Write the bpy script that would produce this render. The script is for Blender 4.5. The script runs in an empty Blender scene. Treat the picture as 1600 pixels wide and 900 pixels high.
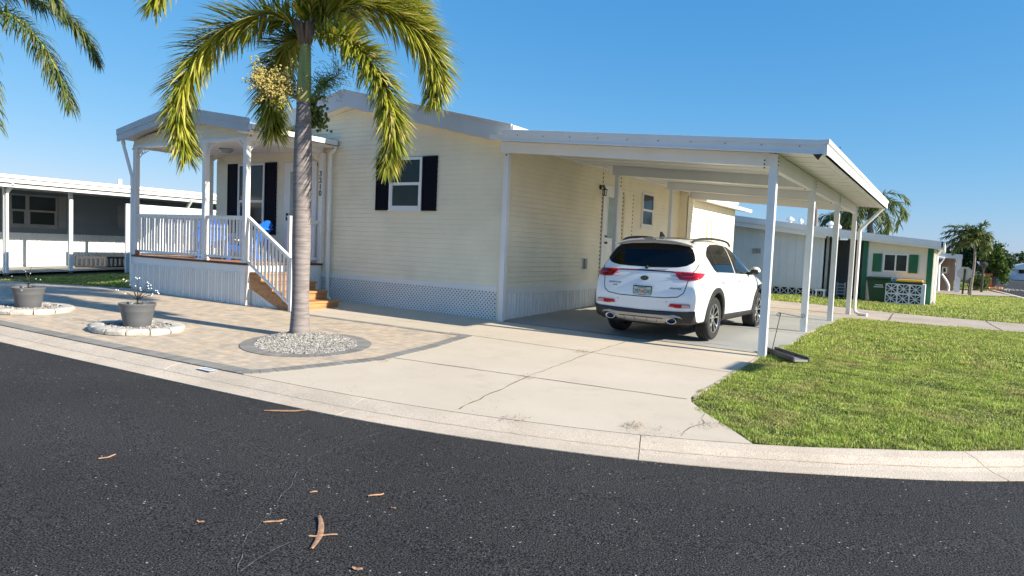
import bpy, bmesh, math, random
import numpy as np
from mathutils import Vector, Matrix, geometry
from mathutils.bvhtree import BVHTree
random.seed(7); rng = np.random.default_rng(7)
PI = math.pi
C = bpy.context.scene.collection

# ---------------------------------------------------------------- camera model (metres, X along the street wall, Y away, Z up)
YAW, PITCH, ROLL, FPX = -0.564985, -0.0616442, 0.0419171, 1070.0
CAM = Vector((0, 0, 1.47))
_f = Vector((math.sin(YAW)*math.cos(PITCH), math.cos(YAW)*math.cos(PITCH), math.sin(PITCH)))
_r = _f.cross(Vector((0, 0, 1))).normalized(); _u = _r.cross(_f)
CR = _r*math.cos(ROLL)+_u*math.sin(ROLL); CU = -_r*math.sin(ROLL)+_u*math.cos(ROLL)
def ray(x, y): return CR*((x-800)/FPX)+CU*((450-y)/FPX)+_f
def XP(x, y, X): d = ray(x, y); return CAM+d*(X/d.x)
def YP(x, y, Y): d = ray(x, y); return CAM+d*(Y/d.y)
def _lin(y, pts):
    if y <= pts[0][0]: return pts[0][1]
    for (a, b), (c, d) in zip(pts, pts[1:]):
        if y <= c: return b+(d-b)*(y-a)/(c-a)
    return pts[-1][1]
def H(x, y):                     # height of the lot: falls to the street, a slight hump under the carport
    if y < 11.13: a = .03*(max(y, -5)-11.13); R_ = a-.05; W_ = a
    else:
        R_ = _lin(y, [(11.13,-.05),(14.3,.03),(17.85,-.01),(22,-.08),(30,-.06)])
        W_ = _lin(y, [(11.13,0),(15,.08),(17.85,.08),(22,0),(30,-.02)])
    w = min(1, max(0, (-2.3-x)/4.98))
    return (1-w)*R_+w*W_+.01*max(0, -7.28-max(x, -18))-.01*max(0, min(x, 0)+2.3)
def L(x, y, dz=0.):
    d = ray(x, y); t = 10.
    for i in range(60):
        p = CAM+d*t; t = (H(p.x, p.y)+dz-CAM.z)/d.z
    return CAM+d*t

# ---------------------------------------------------------------- mesh building
class MB:
    def __init__(s): s.v = []; s.f = []; s.m = []
    def add(s, vs, fs, mi=0):
        b = len(s.v); s.v += [tuple(v) for v in vs]; s.f += [tuple(i+b for i in f) for f in fs]; s.m += [mi]*len(fs)
    def box(s, x0, x1, y0, y1, z0, z1, mi=0):
        s.add([(x0,y0,z0),(x1,y0,z0),(x1,y1,z0),(x0,y1,z0),(x0,y0,z1),(x1,y0,z1),(x1,y1,z1),(x0,y1,z1)],
              [(3,2,1,0),(4,5,6,7),(0,1,5,4),(1,2,6,5),(2,3,7,6),(3,0,4,7)], mi); return s
    def bar(s, p0, p1, w, h, up=(0,0,1), mi=0):
        p0 = Vector(p0); p1 = Vector(p1); d = (p1-p0).normalized(); up = Vector(up)
        a = d.cross(up)
        if a.length < 1e-5: a = d.cross(Vector((0,1,0)))
        a.normalize(); b = a.cross(d); a *= w/2; b *= h/2
        s.add([p0-a-b,p0+a-b,p0+a+b,p0-a+b,p1-a-b,p1+a-b,p1+a+b,p1-a+b],
              [(0,1,2,3),(7,6,5,4),(4,5,1,0),(5,6,2,1),(6,7,3,2),(7,4,0,3)], mi); return s
    def tube(s, pts, r, n=8, mi=0, cap=True):
        pts = [Vector(p) for p in pts]; k = len(pts); rs = r if isinstance(r, (list, tuple)) else [r]*k
        vs = []; ref = None
        for i, p in enumerate(pts):
            d = (pts[min(i+1,k-1)]-pts[max(i-1,0)]).normalized()
            if ref is None:
                ref = d.cross(Vector((0,0,1)))
                if ref.length < 1e-3: ref = Vector((1,0,0))
            a = (ref-d*ref.dot(d)).normalized(); b = d.cross(a); ref = a
            for j in range(n):
                t = 2*PI*j/n; vs.append(p+(a*math.cos(t)+b*math.sin(t))*rs[i])
        fs = [(i*n+j, i*n+(j+1)%n, (i+1)*n+(j+1)%n, (i+1)*n+j) for i in range(k-1) for j in range(n)]
        if cap: fs += [tuple(range(n))[::-1], tuple((k-1)*n+j for j in range(n))]
        s.add(vs, fs, mi); return s
    def prism(s, poly, d, mi=0):       # poly: 3D points (planar), extruded by vector d
        n = len(poly); d = Vector(d); vs = [Vector(p) for p in poly]; vs += [p+d for p in vs]
        nrm = sum(((vs[i]-vs[0]).cross(vs[i+1]-vs[0]) for i in range(1, n-1)), Vector())
        fs = [tuple(range(n)), tuple(range(2*n-1, n-1, -1))]+[(i, i+n, (i+1)%n+n, (i+1)%n) for i in range(n)]
        if nrm.dot(d) > 0: fs = [f[::-1] for f in fs]
        s.add(vs, fs, mi); return s
    def lathe(s, prof, c=(0,0,0), n=24, ax='z', mi=0):
        c = Vector(c); vs = []
        for r, z in prof:
            for j in range(n):
                t = 2*PI*j/n; a, b = r*math.cos(t), r*math.sin(t)
                vs.append(c+Vector((a,b,z) if ax == 'z' else ((z,a,b) if ax == 'x' else (b,z,a))))
        k = len(prof)
        s.add(vs, [(i*n+j, i*n+(j+1)%n, (i+1)*n+(j+1)%n, (i+1)*n+j) for i in range(k-1) for j in range(n)], mi); return s
    def ball(s, c, r, seg=6, ring=4, mi=0, sq=(1,1,1)):
        prof = [(max(1e-4, math.sin(PI*i/ring)), -math.cos(PI*i/ring)) for i in range(ring+1)]
        vs = [(c[0]+r*sq[0]*p*math.cos(2*PI*j/seg), c[1]+r*sq[1]*p*math.sin(2*PI*j/seg), c[2]+r*sq[2]*q) for p, q in prof for j in range(seg)]
        s.add(vs, [(i*seg+j, i*seg+(j+1)%seg, (i+1)*seg+(j+1)%seg, (i+1)*seg+j) for i in range(ring) for j in range(seg)], mi); return s
    def build(s, name, mats, parent=None, smooth=False, bev=0, **kw):
        me = bpy.data.meshes.new(name); me.from_pydata(s.v, [], s.f)
        if not isinstance(mats, (list, tuple)): mats = [mats]
        for m in mats: me.materials.append(m)
        if len(mats) > 1: me.polygons.foreach_set('material_index', s.m)
        if smooth:
            me.polygons.foreach_set('use_smooth', [True]*len(me.polygons))
        return link(name, me, parent, bev, sharp=(smooth == 'auto'), **kw)
def link(name, me, parent=None, bev=0, sharp=False, **kw):
    o = bpy.data.objects.new(name, me); C.objects.link(o)
    if sharp:
        try: me.set_sharp_from_angle(angle=math.radians(38))
        except Exception: pass
    if parent is not None:
        o.parent = parent
        if parent.type == 'EMPTY' and not parent.get('_loc'):
            o.matrix_parent_inverse = Matrix.Translation(-parent.location)
    if bev:
        b = o.modifiers.new('Bevel', 'BEVEL'); b.width = bev; b.segments = 2; b.limit_method = 'ANGLE'; b.angle_limit = 0.6
    tag(o, **kw); return o
def tag(o, label=None, cat=None, group=None, kind=None):
    if label: o['label'] = label
    if cat: o['category'] = cat
    if group: o['group'] = group
    if kind: o['kind'] = kind
    return o
def thing(name, loc, label, cat, group=None, local=False, rz=0):
    o = bpy.data.objects.new(name, None); C.objects.link(o); o.location = loc
    o.empty_display_size = .2
    if local: o['_loc'] = 1; o.rotation_euler.z = rz
    return tag(o, label, cat, group)
def copy_tree(o, parent=None):
    c = o.copy(); C.objects.link(c)
    if parent is not None: c.parent = parent; c.matrix_parent_inverse = o.matrix_parent_inverse.copy()
    for ch in list(o.children): copy_tree(ch, c)
    return c
def text_mesh(txt, size, M, mat, name, parent, depth=.004, label=None, align='CENTER'):
    cu = bpy.data.curves.new(name, 'FONT'); cu.body = txt; cu.size = size; cu.extrude = depth; cu.align_x = align; cu.align_y = 'CENTER'
    to = bpy.data.objects.new('tmp_text', cu); C.objects.link(to)
    dg = bpy.context.evaluated_depsgraph_get()
    me = bpy.data.meshes.new_from_object(to.evaluated_get(dg)); bpy.data.objects.remove(to)
    me.transform(M); me.materials.clear(); me.materials.append(mat)
    return link(name, me, parent, label=label)

# ---------------------------------------------------------------- materials
def _n(nt, t, **kw):
    n = nt.nodes.new(t)
    for k, v in kw.items():
        if k.startswith('i_'): n.inputs[k[2:].replace('_', ' ')].default_value = v
        else: setattr(n, k, v)
    return n
def mat(name, col, rough=.6, var=.12, vs=3., bump=.0, bs=60., metal=0., spec=.5, dirt=0., dcol=(.12,.10,.08), dscale=.6, coat=0., stretch=(1,1,1), island=0.):
    m = bpy.data.materials.new(name); m.use_nodes = True; nt = m.node_tree; b = nt.nodes['Principled BSDF']
    tc = _n(nt, 'ShaderNodeTexCoord'); mp = _n(nt, 'ShaderNodeMapping'); mp.inputs['Scale'].default_value = stretch
    nt.links.new(tc.outputs['Object'], mp.inputs[0])
    n1 = _n(nt, 'ShaderNodeTexNoise', i_Scale=vs, i_Detail=5.); nt.links.new(mp.outputs[0], n1.inputs[0])
    lo = [c*(1-var) for c in col]+[1]; hi = [min(1, c*(1+var)) for c in col]+[1]
    mx = _n(nt, 'ShaderNodeMix', data_type='RGBA'); mx.inputs[6].default_value = lo; mx.inputs[7].default_value = hi
    mr = _n(nt, 'ShaderNodeMapRange'); mr.inputs[1].default_value = .3; mr.inputs[2].default_value = .7
    nt.links.new(n1.outputs[0], mr.inputs[0]); nt.links.new(mr.outputs[0], mx.inputs[0]); out = mx.outputs[2]
    if island:
        g = _n(nt, 'ShaderNodeNewGeometry'); hv = _n(nt, 'ShaderNodeMapRange'); hv.inputs[3].default_value = 1-island; hv.inputs[4].default_value = 1+island
        nt.links.new(g.outputs['Random Per Island'], hv.inputs[0])
        hs = _n(nt, 'ShaderNodeHueSaturation'); nt.links.new(out, hs.inputs['Color']); nt.links.new(hv.outputs[0], hs.inputs['Value']); out = hs.outputs[0]
    if dirt:
        n2 = _n(nt, 'ShaderNodeTexNoise', i_Scale=dscale, i_Detail=8., i_Roughness=.65); nt.links.new(mp.outputs[0], n2.inputs[0])
        m2 = _n(nt, 'ShaderNodeMapRange'); m2.inputs[1].default_value = .48; m2.inputs[2].default_value = .75; m2.inputs[4].default_value = dirt
        nt.links.new(n2.outputs[0], m2.inputs[0])
        mx2 = _n(nt, 'ShaderNodeMix', data_type='RGBA'); mx2.inputs[7].default_value = (*dcol, 1)
        nt.links.new(out, mx2.inputs[6]); nt.links.new(m2.outputs[0], mx2.inputs[0]); out = mx2.outputs[2]
    nt.links.new(out, b.inputs['Base Color'])
    b.inputs['Roughness'].default_value = rough; b.inputs['Metallic'].default_value = metal
    b.inputs['Specular IOR Level'].default_value = spec; b.inputs['Coat Weight'].default_value = coat
    if coat: b.inputs['Coat Roughness'].default_value = .03
    if bump:
        n3 = _n(nt, 'ShaderNodeTexNoise', i_Scale=bs, i_Detail=4.); nt.links.new(mp.outputs[0], n3.inputs[0])
        bp = _n(nt, 'ShaderNodeBump', i_Strength=bump, i_Distance=.01); nt.links.new(n3.outputs[0], bp.inputs['Height']); nt.links.new(bp.outputs[0], b.inputs['Normal'])
    return m
def leafmat(name, a, b_, tip=None, rough=.45, trans=.35):
    m = bpy.data.materials.new(name); m.use_nodes = True; nt = m.node_tree; b = nt.nodes['Principled BSDF']; out = nt.nodes['Material Output']
    g = _n(nt, 'ShaderNodeNewGeometry'); cr = _n(nt, 'ShaderNodeValToRGB'); e = cr.color_ramp.elements
    e[0].color = (*a, 1); e[1].color = (*b_, 1); e[1].position = .75
    if tip: x = e.new(.97); x.color = (*tip, 1)
    nt.links.new(g.outputs['Random Per Island'], cr.inputs[0]); nt.links.new(cr.outputs[0], b.inputs['Base Color'])
    b.inputs['Roughness'].default_value = rough; b.inputs['Specular IOR Level'].default_value = .35
    t = _n(nt, 'ShaderNodeBsdfTranslucent'); nt.links.new(cr.outputs[0], t.inputs[0])
    mx = _n(nt, 'ShaderNodeMixShader'); mx.inputs[0].default_value = trans
    nt.links.new(b.outputs[0], mx.inputs[1]); nt.links.new(t.outputs[0], mx.inputs[2]); nt.links.new(mx.outputs[0], out.inputs[0])
    return m
M = {}
M['siding'] = mat('cream_vinyl', (.86,.79,.61), .5, .05, 1.5, .05, 120, dirt=.16, dcol=(.38,.32,.22))
M['white'] = mat('white_vinyl', (.80,.81,.80), .4, .03, 2, .02, 80, dirt=.10, dcol=(.45,.43,.38))
M['whitemetal'] = mat('white_metal', (.76,.78,.80), .35, .03, 2, .02, 60, dirt=.16, dcol=(.45,.42,.36), dscale=1.2)
M['ceiling'] = mat('ceiling_white', (.76,.75,.71), .5, .03, 1.5, dirt=.12, dcol=(.45,.42,.34))
M['roof'] = mat('roof_metal', (.52,.54,.56), .5, .06, 1.5, dirt=.25, dcol=(.35,.34,.32))
M['navy'] = mat('navy_shutter', (.004,.005,.013), .7, .1, spec=.12)
M['glass'] = mat('window_glass', (.012,.022,.022), .08, .5, .9, spec=.3)
M['carglass'] = mat('car_glass', (.003,.004,.005), .04, .1, spec=.3)
M['frost'] = mat('frosted_glass', (.30,.36,.33), .25, .1)
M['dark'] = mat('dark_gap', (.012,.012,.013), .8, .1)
M['deck'] = mat('deck_wood', (.42,.205,.085), .6, .25, 2, .25, 30, stretch=(1,10,10), dirt=.2)
M['stepwood'] = mat('step_wood', (.44,.22,.09), .55, .28, 1.5, .3, 25, stretch=(8,1,8), dirt=.2, dcol=(.22,.12,.06))
M['deckedge'] = mat('deck_edge', (.10,.035,.02), .6, .2)
M['black'] = mat('black_metal', (.012,.012,.013), .4, .1)
M['blue'] = mat('blue_plastic', (.025,.21,.88), .4, .08)
M['paint'] = mat('car_paint_white', (.80,.81,.82), .25, .01, coat=1.)
M['blackplastic'] = mat('black_plastic', (.018,.019,.021), .55, .15, 8, .15, 300)
M['silver'] = mat('silver_trim', (.36,.35,.33), .35, .08, metal=.6)
M['alloy'] = mat('machined_alloy', (.62,.62,.63), .25, .05, metal=.9)
M['alloydark'] = mat('dark_alloy', (.03,.03,.032), .35, .1, metal=.5)
M['chrome'] = mat('chrome', (.75,.75,.76), .08, .02, metal=1.)
M['tyre'] = mat('tyre_rubber', (.018,.018,.019), .75, .2, 20, .2, 150)
M['taillight'] = mat('red_lens', (.42,.005,.012), .08, .2, 6, coat=1.)
M['reddark'] = mat('dark_red_lens', (.12,.004,.008), .1, .2, 6, coat=1.)
M['lens'] = mat('clear_lens', (.55,.42,.38), .15, .1)
M['plate'] = mat('plate_white', (.44,.52,.50), .4, .04)
M['orange'] = mat('plate_orange', (.62,.22,.10), .4, .2, 30)
M['platetext'] = mat('plate_green', (.01,.10,.12), .4)
M['bluetext'] = mat('blue_badge', (.02,.07,.22), .4)
M['pot'] = mat('grey_planter', (.115,.12,.13), .5, .08, 4, .08, 150, dirt=.25, dcol=(.3,.29,.27))
M['limestone'] = mat('white_limestone', (.50,.475,.43), .85, .15, 6, .8, 22, dirt=.6, dcol=(.36,.34,.31), dscale=5)
M['gravelmat'] = mat('gravel_stone', (.31,.295,.275), .8, .2, 12, .3, 40, island=.6)
M['twig'] = mat('dark_wire', (.03,.028,.027), .6)
M['bulb'] = mat('white_bead', (.85,.85,.84), .4, .02)
M['trunk'] = None
M['bark'] = mat('dry_frond', (.38,.22,.13), .8, .35, 25, .3, 60)
M['dryweed'] = mat('dry_weed', (.26,.16,.08), .9, .3, 30)
M['terracotta'] = mat('terracotta', (.45,.16,.08), .8)
M['green'] = mat('green_paint', (.005,.125,.062), .5, .08)
M['bingreen'] = mat('bin_green', (.012,.055,.028), .5, .1, 3, .1, 80)
M['yellow'] = mat('bin_lid_yellow', (.78,.42,.02), .45, .05)
M['blockwhite'] = mat('painted_block', (.74,.76,.78), .7, .06, 6, .2, 40)
M['nbwall'] = mat('neighbour_panel', (.66,.71,.76), .5, .04, 2, dirt=.1, dcol=(.4,.4,.4))
M['nbcream'] = mat('neighbour_cream_wall', (.74,.72,.66), .55, .04, 2)
M['greywall'] = mat('grey_siding', (.21,.24,.27), .6, .06, 2)
M['taupe'] = mat('brown_stucco', (.26,.19,.145), .8, .08, 4)
M['brick'] = mat('orange_brick', (.44,.16,.07), .8, .3, 8, .3, 40)
M['steel'] = mat('galvanised', (.45,.46,.47), .4, .08, metal=.6)
M['charcoal'] = mat('charcoal_plastic', (.035,.034,.036), .55, .2, 10, .1, 60)
M['stickwood'] = mat('twig_wood', (.5,.26,.12), .8, .25, 20)
M['meter'] = mat('grey_box', (.30,.30,.29), .5)
M['concretestep'] = mat('step_concrete', (.55,.49,.40), .85, .1, 8, .3, 60)
# ================================================================= SETTING: ground, road, kerb, slabs
def catmull(P, n=8):
    P = [Vector(p) for p in P]; out = []
    for i in range(len(P)-1):
        a, b, c, d = P[max(i-1,0)], P[i], P[i+1], P[min(i+2,len(P)-1)]
        for k in range(n):
            t = k/n; out.append(.5*((2*b)+(c-a)*t+(2*a-5*b+4*c-d)*t*t+(3*b-a-3*c+d)*t**3))
    out.append(P[-1]); return out
outer2 = [(-160,-12),(-60,1),(-30,3.6),(-18,4.1),(-11.5,4.36),(-8.7,4.5),(-6.67,4.62),(-5.0,4.76),(-3.6,5.0),(-2.1,5.42),(-.87,5.98),(.64,6.92),(2.1,8.4),(3.3,10.8),(4.0,14),(4.25,18),(4.15,26),(3.95,36),(3.6,45),(2.5,60),(0,95),(-12,200),(-30,300)]
outer2 = catmull([(x,y,0) for x,y in outer2], 8)
inner2 = []
KW = .62
for i, p in enumerate(outer2):
    d = (outer2[min(i+1,len(outer2)-1)]-outer2[max(i-1,0)]).normalized(); nn = Vector((-d.y, d.x, 0))
    if p.y < 6.2 and p.x > -4.5: w = .47
    elif p.x < -4.5: w = .47
    else: w = .52
    inner2.append(p+nn*w)
def sheet(poly, dz, mt, name, step=.5, zf=H, extra=None, **kw):
    vs = [Vector((p[0], p[1])) for p in poly]
    if extra is None:
        v2 = []
        for a_, b_ in zip(vs, vs[1:]+vs[:1]):
            k_ = max(1, int((b_-a_).length/step)); v2 += [a_.lerp(b_, i_/k_) for i_ in range(k_)]
        vs = v2
    n = len(vs)
    x0, x1 = min(v.x for v in vs), max(v.x for v in vs); y0, y1 = min(v.y for v in vs), max(v.y for v in vs)
    pts = list(vs)
    gx = np.arange(x0+step/2, x1, step) if extra is None else np.array(extra[0])
    gy = np.arange(y0+step/2, y1, step) if extra is None else np.array(extra[1])
    pts += [Vector((float(a), float(b))) for a in gx for b in gy]
    r = geometry.delaunay_2d_cdt(pts, [(i, (i+1) % n) for i in range(n)], [list(range(n))], 1, 1e-5)
    m = MB(); m.add([(v.x, v.y, zf(v.x, v.y)+dz) for v in r[0]], [f for f in r[2]])
    o = m.build(name, mt, **kw)
    bm = bmesh.new(); bm.from_mesh(o.data); bmesh.ops.recalc_face_normals(bm, faces=bm.faces)
    for f in bm.faces:
        if f.normal.z < 0: f.normal_flip()
    bm.to_mesh(o.data); bm.free(); return o

# --- ground materials
def ground_mat(name, base, dark, speck=None, sscale=90, bump=.3, bscale=120, big=.7, rough=.9, stain=None, amt=.35, gl=.3):
    m = bpy.data.materials.new(name); m.use_nodes = True; nt = m.node_tree; b = nt.nodes['Principled BSDF']; lk = nt.links.new
    tc = _n(nt, 'ShaderNodeTexCoord'); P = tc.outputs['Object']
    n1 = _n(nt, 'ShaderNodeTexNoise', i_Scale=big, i_Detail=9., i_Roughness=.62); lk(P, n1.inputs[0])
    mr = _n(nt, 'ShaderNodeMapRange'); mr.inputs[1].default_value = .35; mr.inputs[2].default_value = .68; lk(n1.outputs[0], mr.inputs[0])
    mx = _n(nt, 'ShaderNodeMix', data_type='RGBA'); mx.inputs[6].default_value = (*dark, 1); mx.inputs[7].default_value = (*base, 1); lk(mr.outputs[0], mx.inputs[0]); out = mx.outputs[2]
    n2 = _n(nt, 'ShaderNodeTexNoise', i_Scale=bscale, i_Detail=3.); lk(P, n2.inputs[0])
    m2 = _n(nt, 'ShaderNodeMix', data_type='RGBA', blend_type='MULTIPLY'); m2.inputs[0].default_value = 1
    gr = _n(nt, 'ShaderNodeMapRange'); gr.inputs[1].default_value = gl; gr.inputs[2].default_value = 1-gl; gr.inputs[3].default_value = 1-amt; gr.inputs[4].default_value = 1+amt; lk(n2.outputs[0], gr.inputs[0])
    lk(out, m2.inputs[6]); lk(gr.outputs[0], m2.inputs[7]); out = m2.outputs[2]
    if stain:
        n4 = _n(nt, 'ShaderNodeTexNoise', i_Scale=2.3, i_Detail=10., i_Roughness=.7); lk(P, n4.inputs[0])
        s2 = _n(nt, 'ShaderNodeMapRange'); s2.inputs[1].default_value = .55; s2.inputs[2].default_value = .8; s2.inputs[4].default_value = .6; lk(n4.outputs[0], s2.inputs[0])
        m4 = _n(nt, 'ShaderNodeMix', data_type='RGBA'); m4.inputs[7].default_value = (*stain, 1); lk(out, m4.inputs[6]); lk(s2.outputs[0], m4.inputs[0]); out = m4.outputs[2]
    if speck:
        for sc, th, col in speck:
            v = _n(nt, 'ShaderNodeTexVoronoi', i_Scale=sc); lk(P, v.inputs['Vector'])
            # small white chips: near the cell centre and only in a random few cells
            lt = _n(nt, 'ShaderNodeMath', operation='LESS_THAN'); lt.inputs[1].default_value = .26; lk(v.outputs['Distance'], lt.inputs[0])
            sp = _n(nt, 'ShaderNodeSeparateColor'); lk(v.outputs['Color'], sp.inputs[0])
            l2 = _n(nt, 'ShaderNodeMath', operation='LESS_THAN'); l2.inputs[1].default_value = th; lk(sp.outputs[0], l2.inputs[0])
            mu = _n(nt, 'ShaderNodeMath', operation='MULTIPLY'); lk(lt.outputs[0], mu.inputs[0]); lk(l2.outputs[0], mu.inputs[1])
            m3 = _n(nt, 'ShaderNodeMix', data_type='RGBA'); m3.inputs[7].default_value = (*col, 1); lk(out, m3.inputs[6]); lk(mu.outputs[0], m3.inputs[0]); out = m3.outputs[2]
    lk(out, b.inputs['Base Color']); b.inputs['Roughness'].default_value = rough; b.inputs['Specular IOR Level'].default_value = .3
    bp = _n(nt, 'ShaderNodeBump', i_Strength=bump, i_Distance=.012); lk(n2.outputs[0], bp.inputs['Height']); lk(bp.outputs[0], b.inputs['Normal'])
    return m
M['asphalt'] = ground_mat('asphalt', (.039,.037,.036), (.026,.0245,.024), speck=[(38,.018,(.42,.40,.37)),(70,.07,(.20,.195,.19)),(110,.22,(.135,.132,.13))], bump=.9, bscale=85, big=.5, rough=.8, amt=.95, gl=.4)
M['concrete'] = ground_mat('concrete', (.62,.54,.435), (.54,.465,.37), bump=.15, bscale=160, big=.45, stain=(.42,.35,.27), amt=.07)
M['slab'] = ground_mat('painted_slab', (.37,.37,.355), (.32,.325,.315), bump=.08, bscale=160, big=.6, stain=(.30,.29,.26), amt=.06)
M['kerb'] = ground_mat('kerb_concrete', (.66,.565,.46), (.52,.44,.35), bump=.5, bscale=90, big=1.1, stain=(.33,.28,.23), amt=.2, speck=[(60,.15,(.30,.25,.2))])
M['path'] = ground_mat('path_concrete', (.50,.43,.35), (.38,.32,.26), bump=.3, bscale=70, big=.9, stain=(.30,.24,.18), amt=.15)
M['soil'] = ground_mat('lawn_soil', (.085,.105,.030), (.055,.060,.025), bump=.9, bscale=45, big=.8, stain=(.15,.11,.06), amt=.5)
M['stain'] = mat('kerb_stain', (.46,.39,.31), .95, .2, 9)
M['joint'] = mat('joint_dirt', (.12,.095,.07), .95, .5, 12)
M['crackm'] = mat('crack_grit', (.12,.12,.12), .9, .8, 30)

# base terrain far out
m = MB(); m.add([(-2500,-2500,-.6),(2500,-2500,-.6),(2500,2500,-.6),(-2500,2500,-.6)], [(0,1,2,3)])
m.build('ground', M['soil'], kind='structure')
gxs = list(np.arange(-24, 5, .6))+[-60,-45,-35,-29,-2.3,-7.28,-18]; gys = list(np.arange(4.5, 31, .6))+[11.13,14.3,15,17.85,22,30,36,45,60,90,150,230]
lot = [(p.x, p.y) for p in inner2]+[(-160, 300)]
sheet(lot, -.022, M['soil'], 'lawn', extra=(gxs, gys), kind='structure')
# road: quads fanning out from the gutter line
m = MB(); vs = []; NR = len(outer2)
def zroad(p): return H(p.x, p.y)-.075
for i, p in enumerate(outer2):
    d = (outer2[min(i+1,NR-1)]-outer2[max(i-1,0)]).normalized(); nn = Vector((d.y, -d.x, 0)); z = zroad(p)
    for k, w in enumerate((0, 1, 3, 6, 10, 16)): q = p+nn*w; vs.append((q.x, q.y, z+.02*min(w, 3)-.012*max(0, w-3)))
m.add(vs, [(i*6+j, i*6+j+1, (i+1)*6+j+1, (i+1)*6+j) for i in range(NR-1) for j in range(5)])
m.build('road', M['asphalt'], smooth=True, kind='structure')
# kerb: low mountable concrete kerb, cast in lengths with open joints
m = MB(); sec = [(0,-.078,-.25),(.0,-.068,0),(.16,-.062,0),(.24,-.045,0),(.34,-.01,0),(.47,.006,0),(.5,.004,0)]
arc = [0]
for i in range(1, NR): arc.append(arc[-1]+(outer2[i]-outer2[i-1]).length)
def kerb_at(s):
    i = max(j for j in range(NR-1) if arc[j] <= s+1e-9); t = (s-arc[i])/(arc[i+1]-arc[i])
    return outer2[i].lerp(outer2[i+1], t), inner2[i].lerp(inner2[i+1], t)
s0 = arc[[i for i in range(NR) if outer2[i].x > -30][0]]; s_end = arc[[i for i in range(NR) if outer2[i].y > 60][0]]
# joint phase so that one joint falls where the photograph shows it (x about -2.1)
sj = [arc[i] for i in range(NR) if outer2[i].x > -2.12][0]; LJ = 3.0
s = sj-LJ*math.ceil((sj-s0)/LJ)
while s < s_end:
    rows = []
    for k in range(9):
        ss = max(.01, s+.004+(LJ-.008)*k/8); a, b = kerb_at(ss); w = (b-a).normalized(); z = H(a.x, a.y); zi = H(b.x, b.y)
        W = (b-a).length/.5; row = [(a.x, a.y, z-.3)]
        for q, dz, _ in sec[1:]:
            c = a+w*(q*W); row.append((c.x, c.y, z*(1-q/.5)+zi*(q/.5)+dz))
        c = a+w*(.5*W); row.append((c.x, c.y, zi-.3)); rows.append(row)
    nr = len(rows[0]); m.add([v for r_ in rows for v in r_], [(i*nr+j, i*nr+j+1, (i+1)*nr+j+1, (i+1)*nr+j)[::-1] for i in range(8) for j in range(nr-1)]+[tuple(range(nr)), tuple(8*nr+j for j in range(nr))[::-1]])
    s += LJ
m.build('kerb', M['kerb'], kind='structure')
m = MB()
for i in range(NR-1):
    if outer2[i].x > -31 and outer2[i].y < 62:
        a, b, c, d = outer2[i], outer2[i+1], inner2[i+1], inner2[i]
        m.add([(q.x, q.y, H(q.x, q.y)-.085) for q in (a, b, c, d)], [(0,1,2,3)])
m.build('kerb_joint_base', M['joint'], kind='structure')
m = MB(); vs = []; sa = arc[[i for i in range(NR) if outer2[i].x > -13][0]]; sb = arc[[i for i in range(NR) if outer2[i].x > 2.2][0]]
for k in range(260):       # dirt line where the pan meets the slope
    ss = sa+(sb-sa)*k/259; a, b = kerb_at(ss); w = (b-a).normalized(); W = (b-a).length/.5; z = H(a.x, a.y); zi = H(b.x, b.y); q0 = .235+random.uniform(-.006,.006); hw_ = random.uniform(.002,.009)
    for q in (q0-hw_, q0+hw_): c = a+w*(q*W); dz = -.062+(.017)*max(0, (q-.16)/.08) if q < .24 else -.045+.035*(q-.24)/.10; vs.append((c.x, c.y, z*(1-q/.5)+zi*(q/.5)+dz+.0025))
m.add(vs, [(2*i, 2*i+2, 2*i+3, 2*i+1)[::-1] for i in range(259)]); m.build('kerb_dirt_line', M['stain'], kind='structure')

# driveway (bare concrete), panels with open joints
def inner_y(x):
    for i in range(NR-1):
        if inner2[i].x <= x <= inner2[i+1].x: t = (x-inner2[i].x)/(inner2[i+1].x-inner2[i].x); return inner2[i].y+t*(inner2[i+1].y-inner2[i].y)
kx = [p for p in inner2 if -6.95 < p.x < -1.4]
m = MB()
drive = [(-12.25, 5.2), (-12.25, 11.2), (-7.3, 11.2), (-2.36, 11.2), (-2.36, 7.5), (-2.12, 7.12), (-1.95, 7.0)]
kk = [(p.x, p.y+.012) for p in inner2 if -11 < p.x < -1.42 and p.y < 10][::-1]
sheet([(-12.25, inner_y(-12.25)+.012), (-12.25, 11.2), (-2.34, 11.2), (-2.34, 7.55), (-2.28, 7.38), (-2.03, 7.03), (-1.66, 6.62), (-1.36, inner_y(-1.36)+.012)]+kk, .004, M['concrete'], 'driveway', kind='structure')
sheet([(-7.32, 11.06), (-2.2, 11.06), (-2.2, 19.4), (-7.32, 19.4)], .009, M['slab'], 'carport_slab', kind='structure')
# slab side edge
m = MB()
for y in np.arange(7.6, 19.3, .55):
    y2 = min(y+.55, 19.4); x = -2.34 if y < 11 else -2.2
    m.add([(x,y,H(x,y)-.12),(x+.03,y,H(x,y)-.12),(x+.03,y2,H(x,y2)-.12),(x,y2,H(x,y2)-.12),(x,y,H(x,y)+.010),(x+.028,y,H(x,y)+.008),(x+.028,y2,H(x,y2)+.008),(x,y2,H(x,y2)+.010)], [(4,5,6,7),(1,2,6,5),(0,1,5,4),(3,7,6,2)])
m.build('slab_edge', M['path'], kind='structure')
# back path / second driveway
sheet([(-9,19.45),(-2.3,19.45),(-1.4,19.75),(1.6,20.1),(3.68,20.4),(3.62,23.5),(1.83,23.5),(-1.2,23.7),(-3.6,24.6),(-9,24.6)], .006, M['path'], 'path', kind='structure')
sheet([(-40,19.3),(-9.1,19.3),(-9.1,24.6),(-40,24.6)], .006, M['path'], 'back_driveway', step=3, kind='structure')
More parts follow.
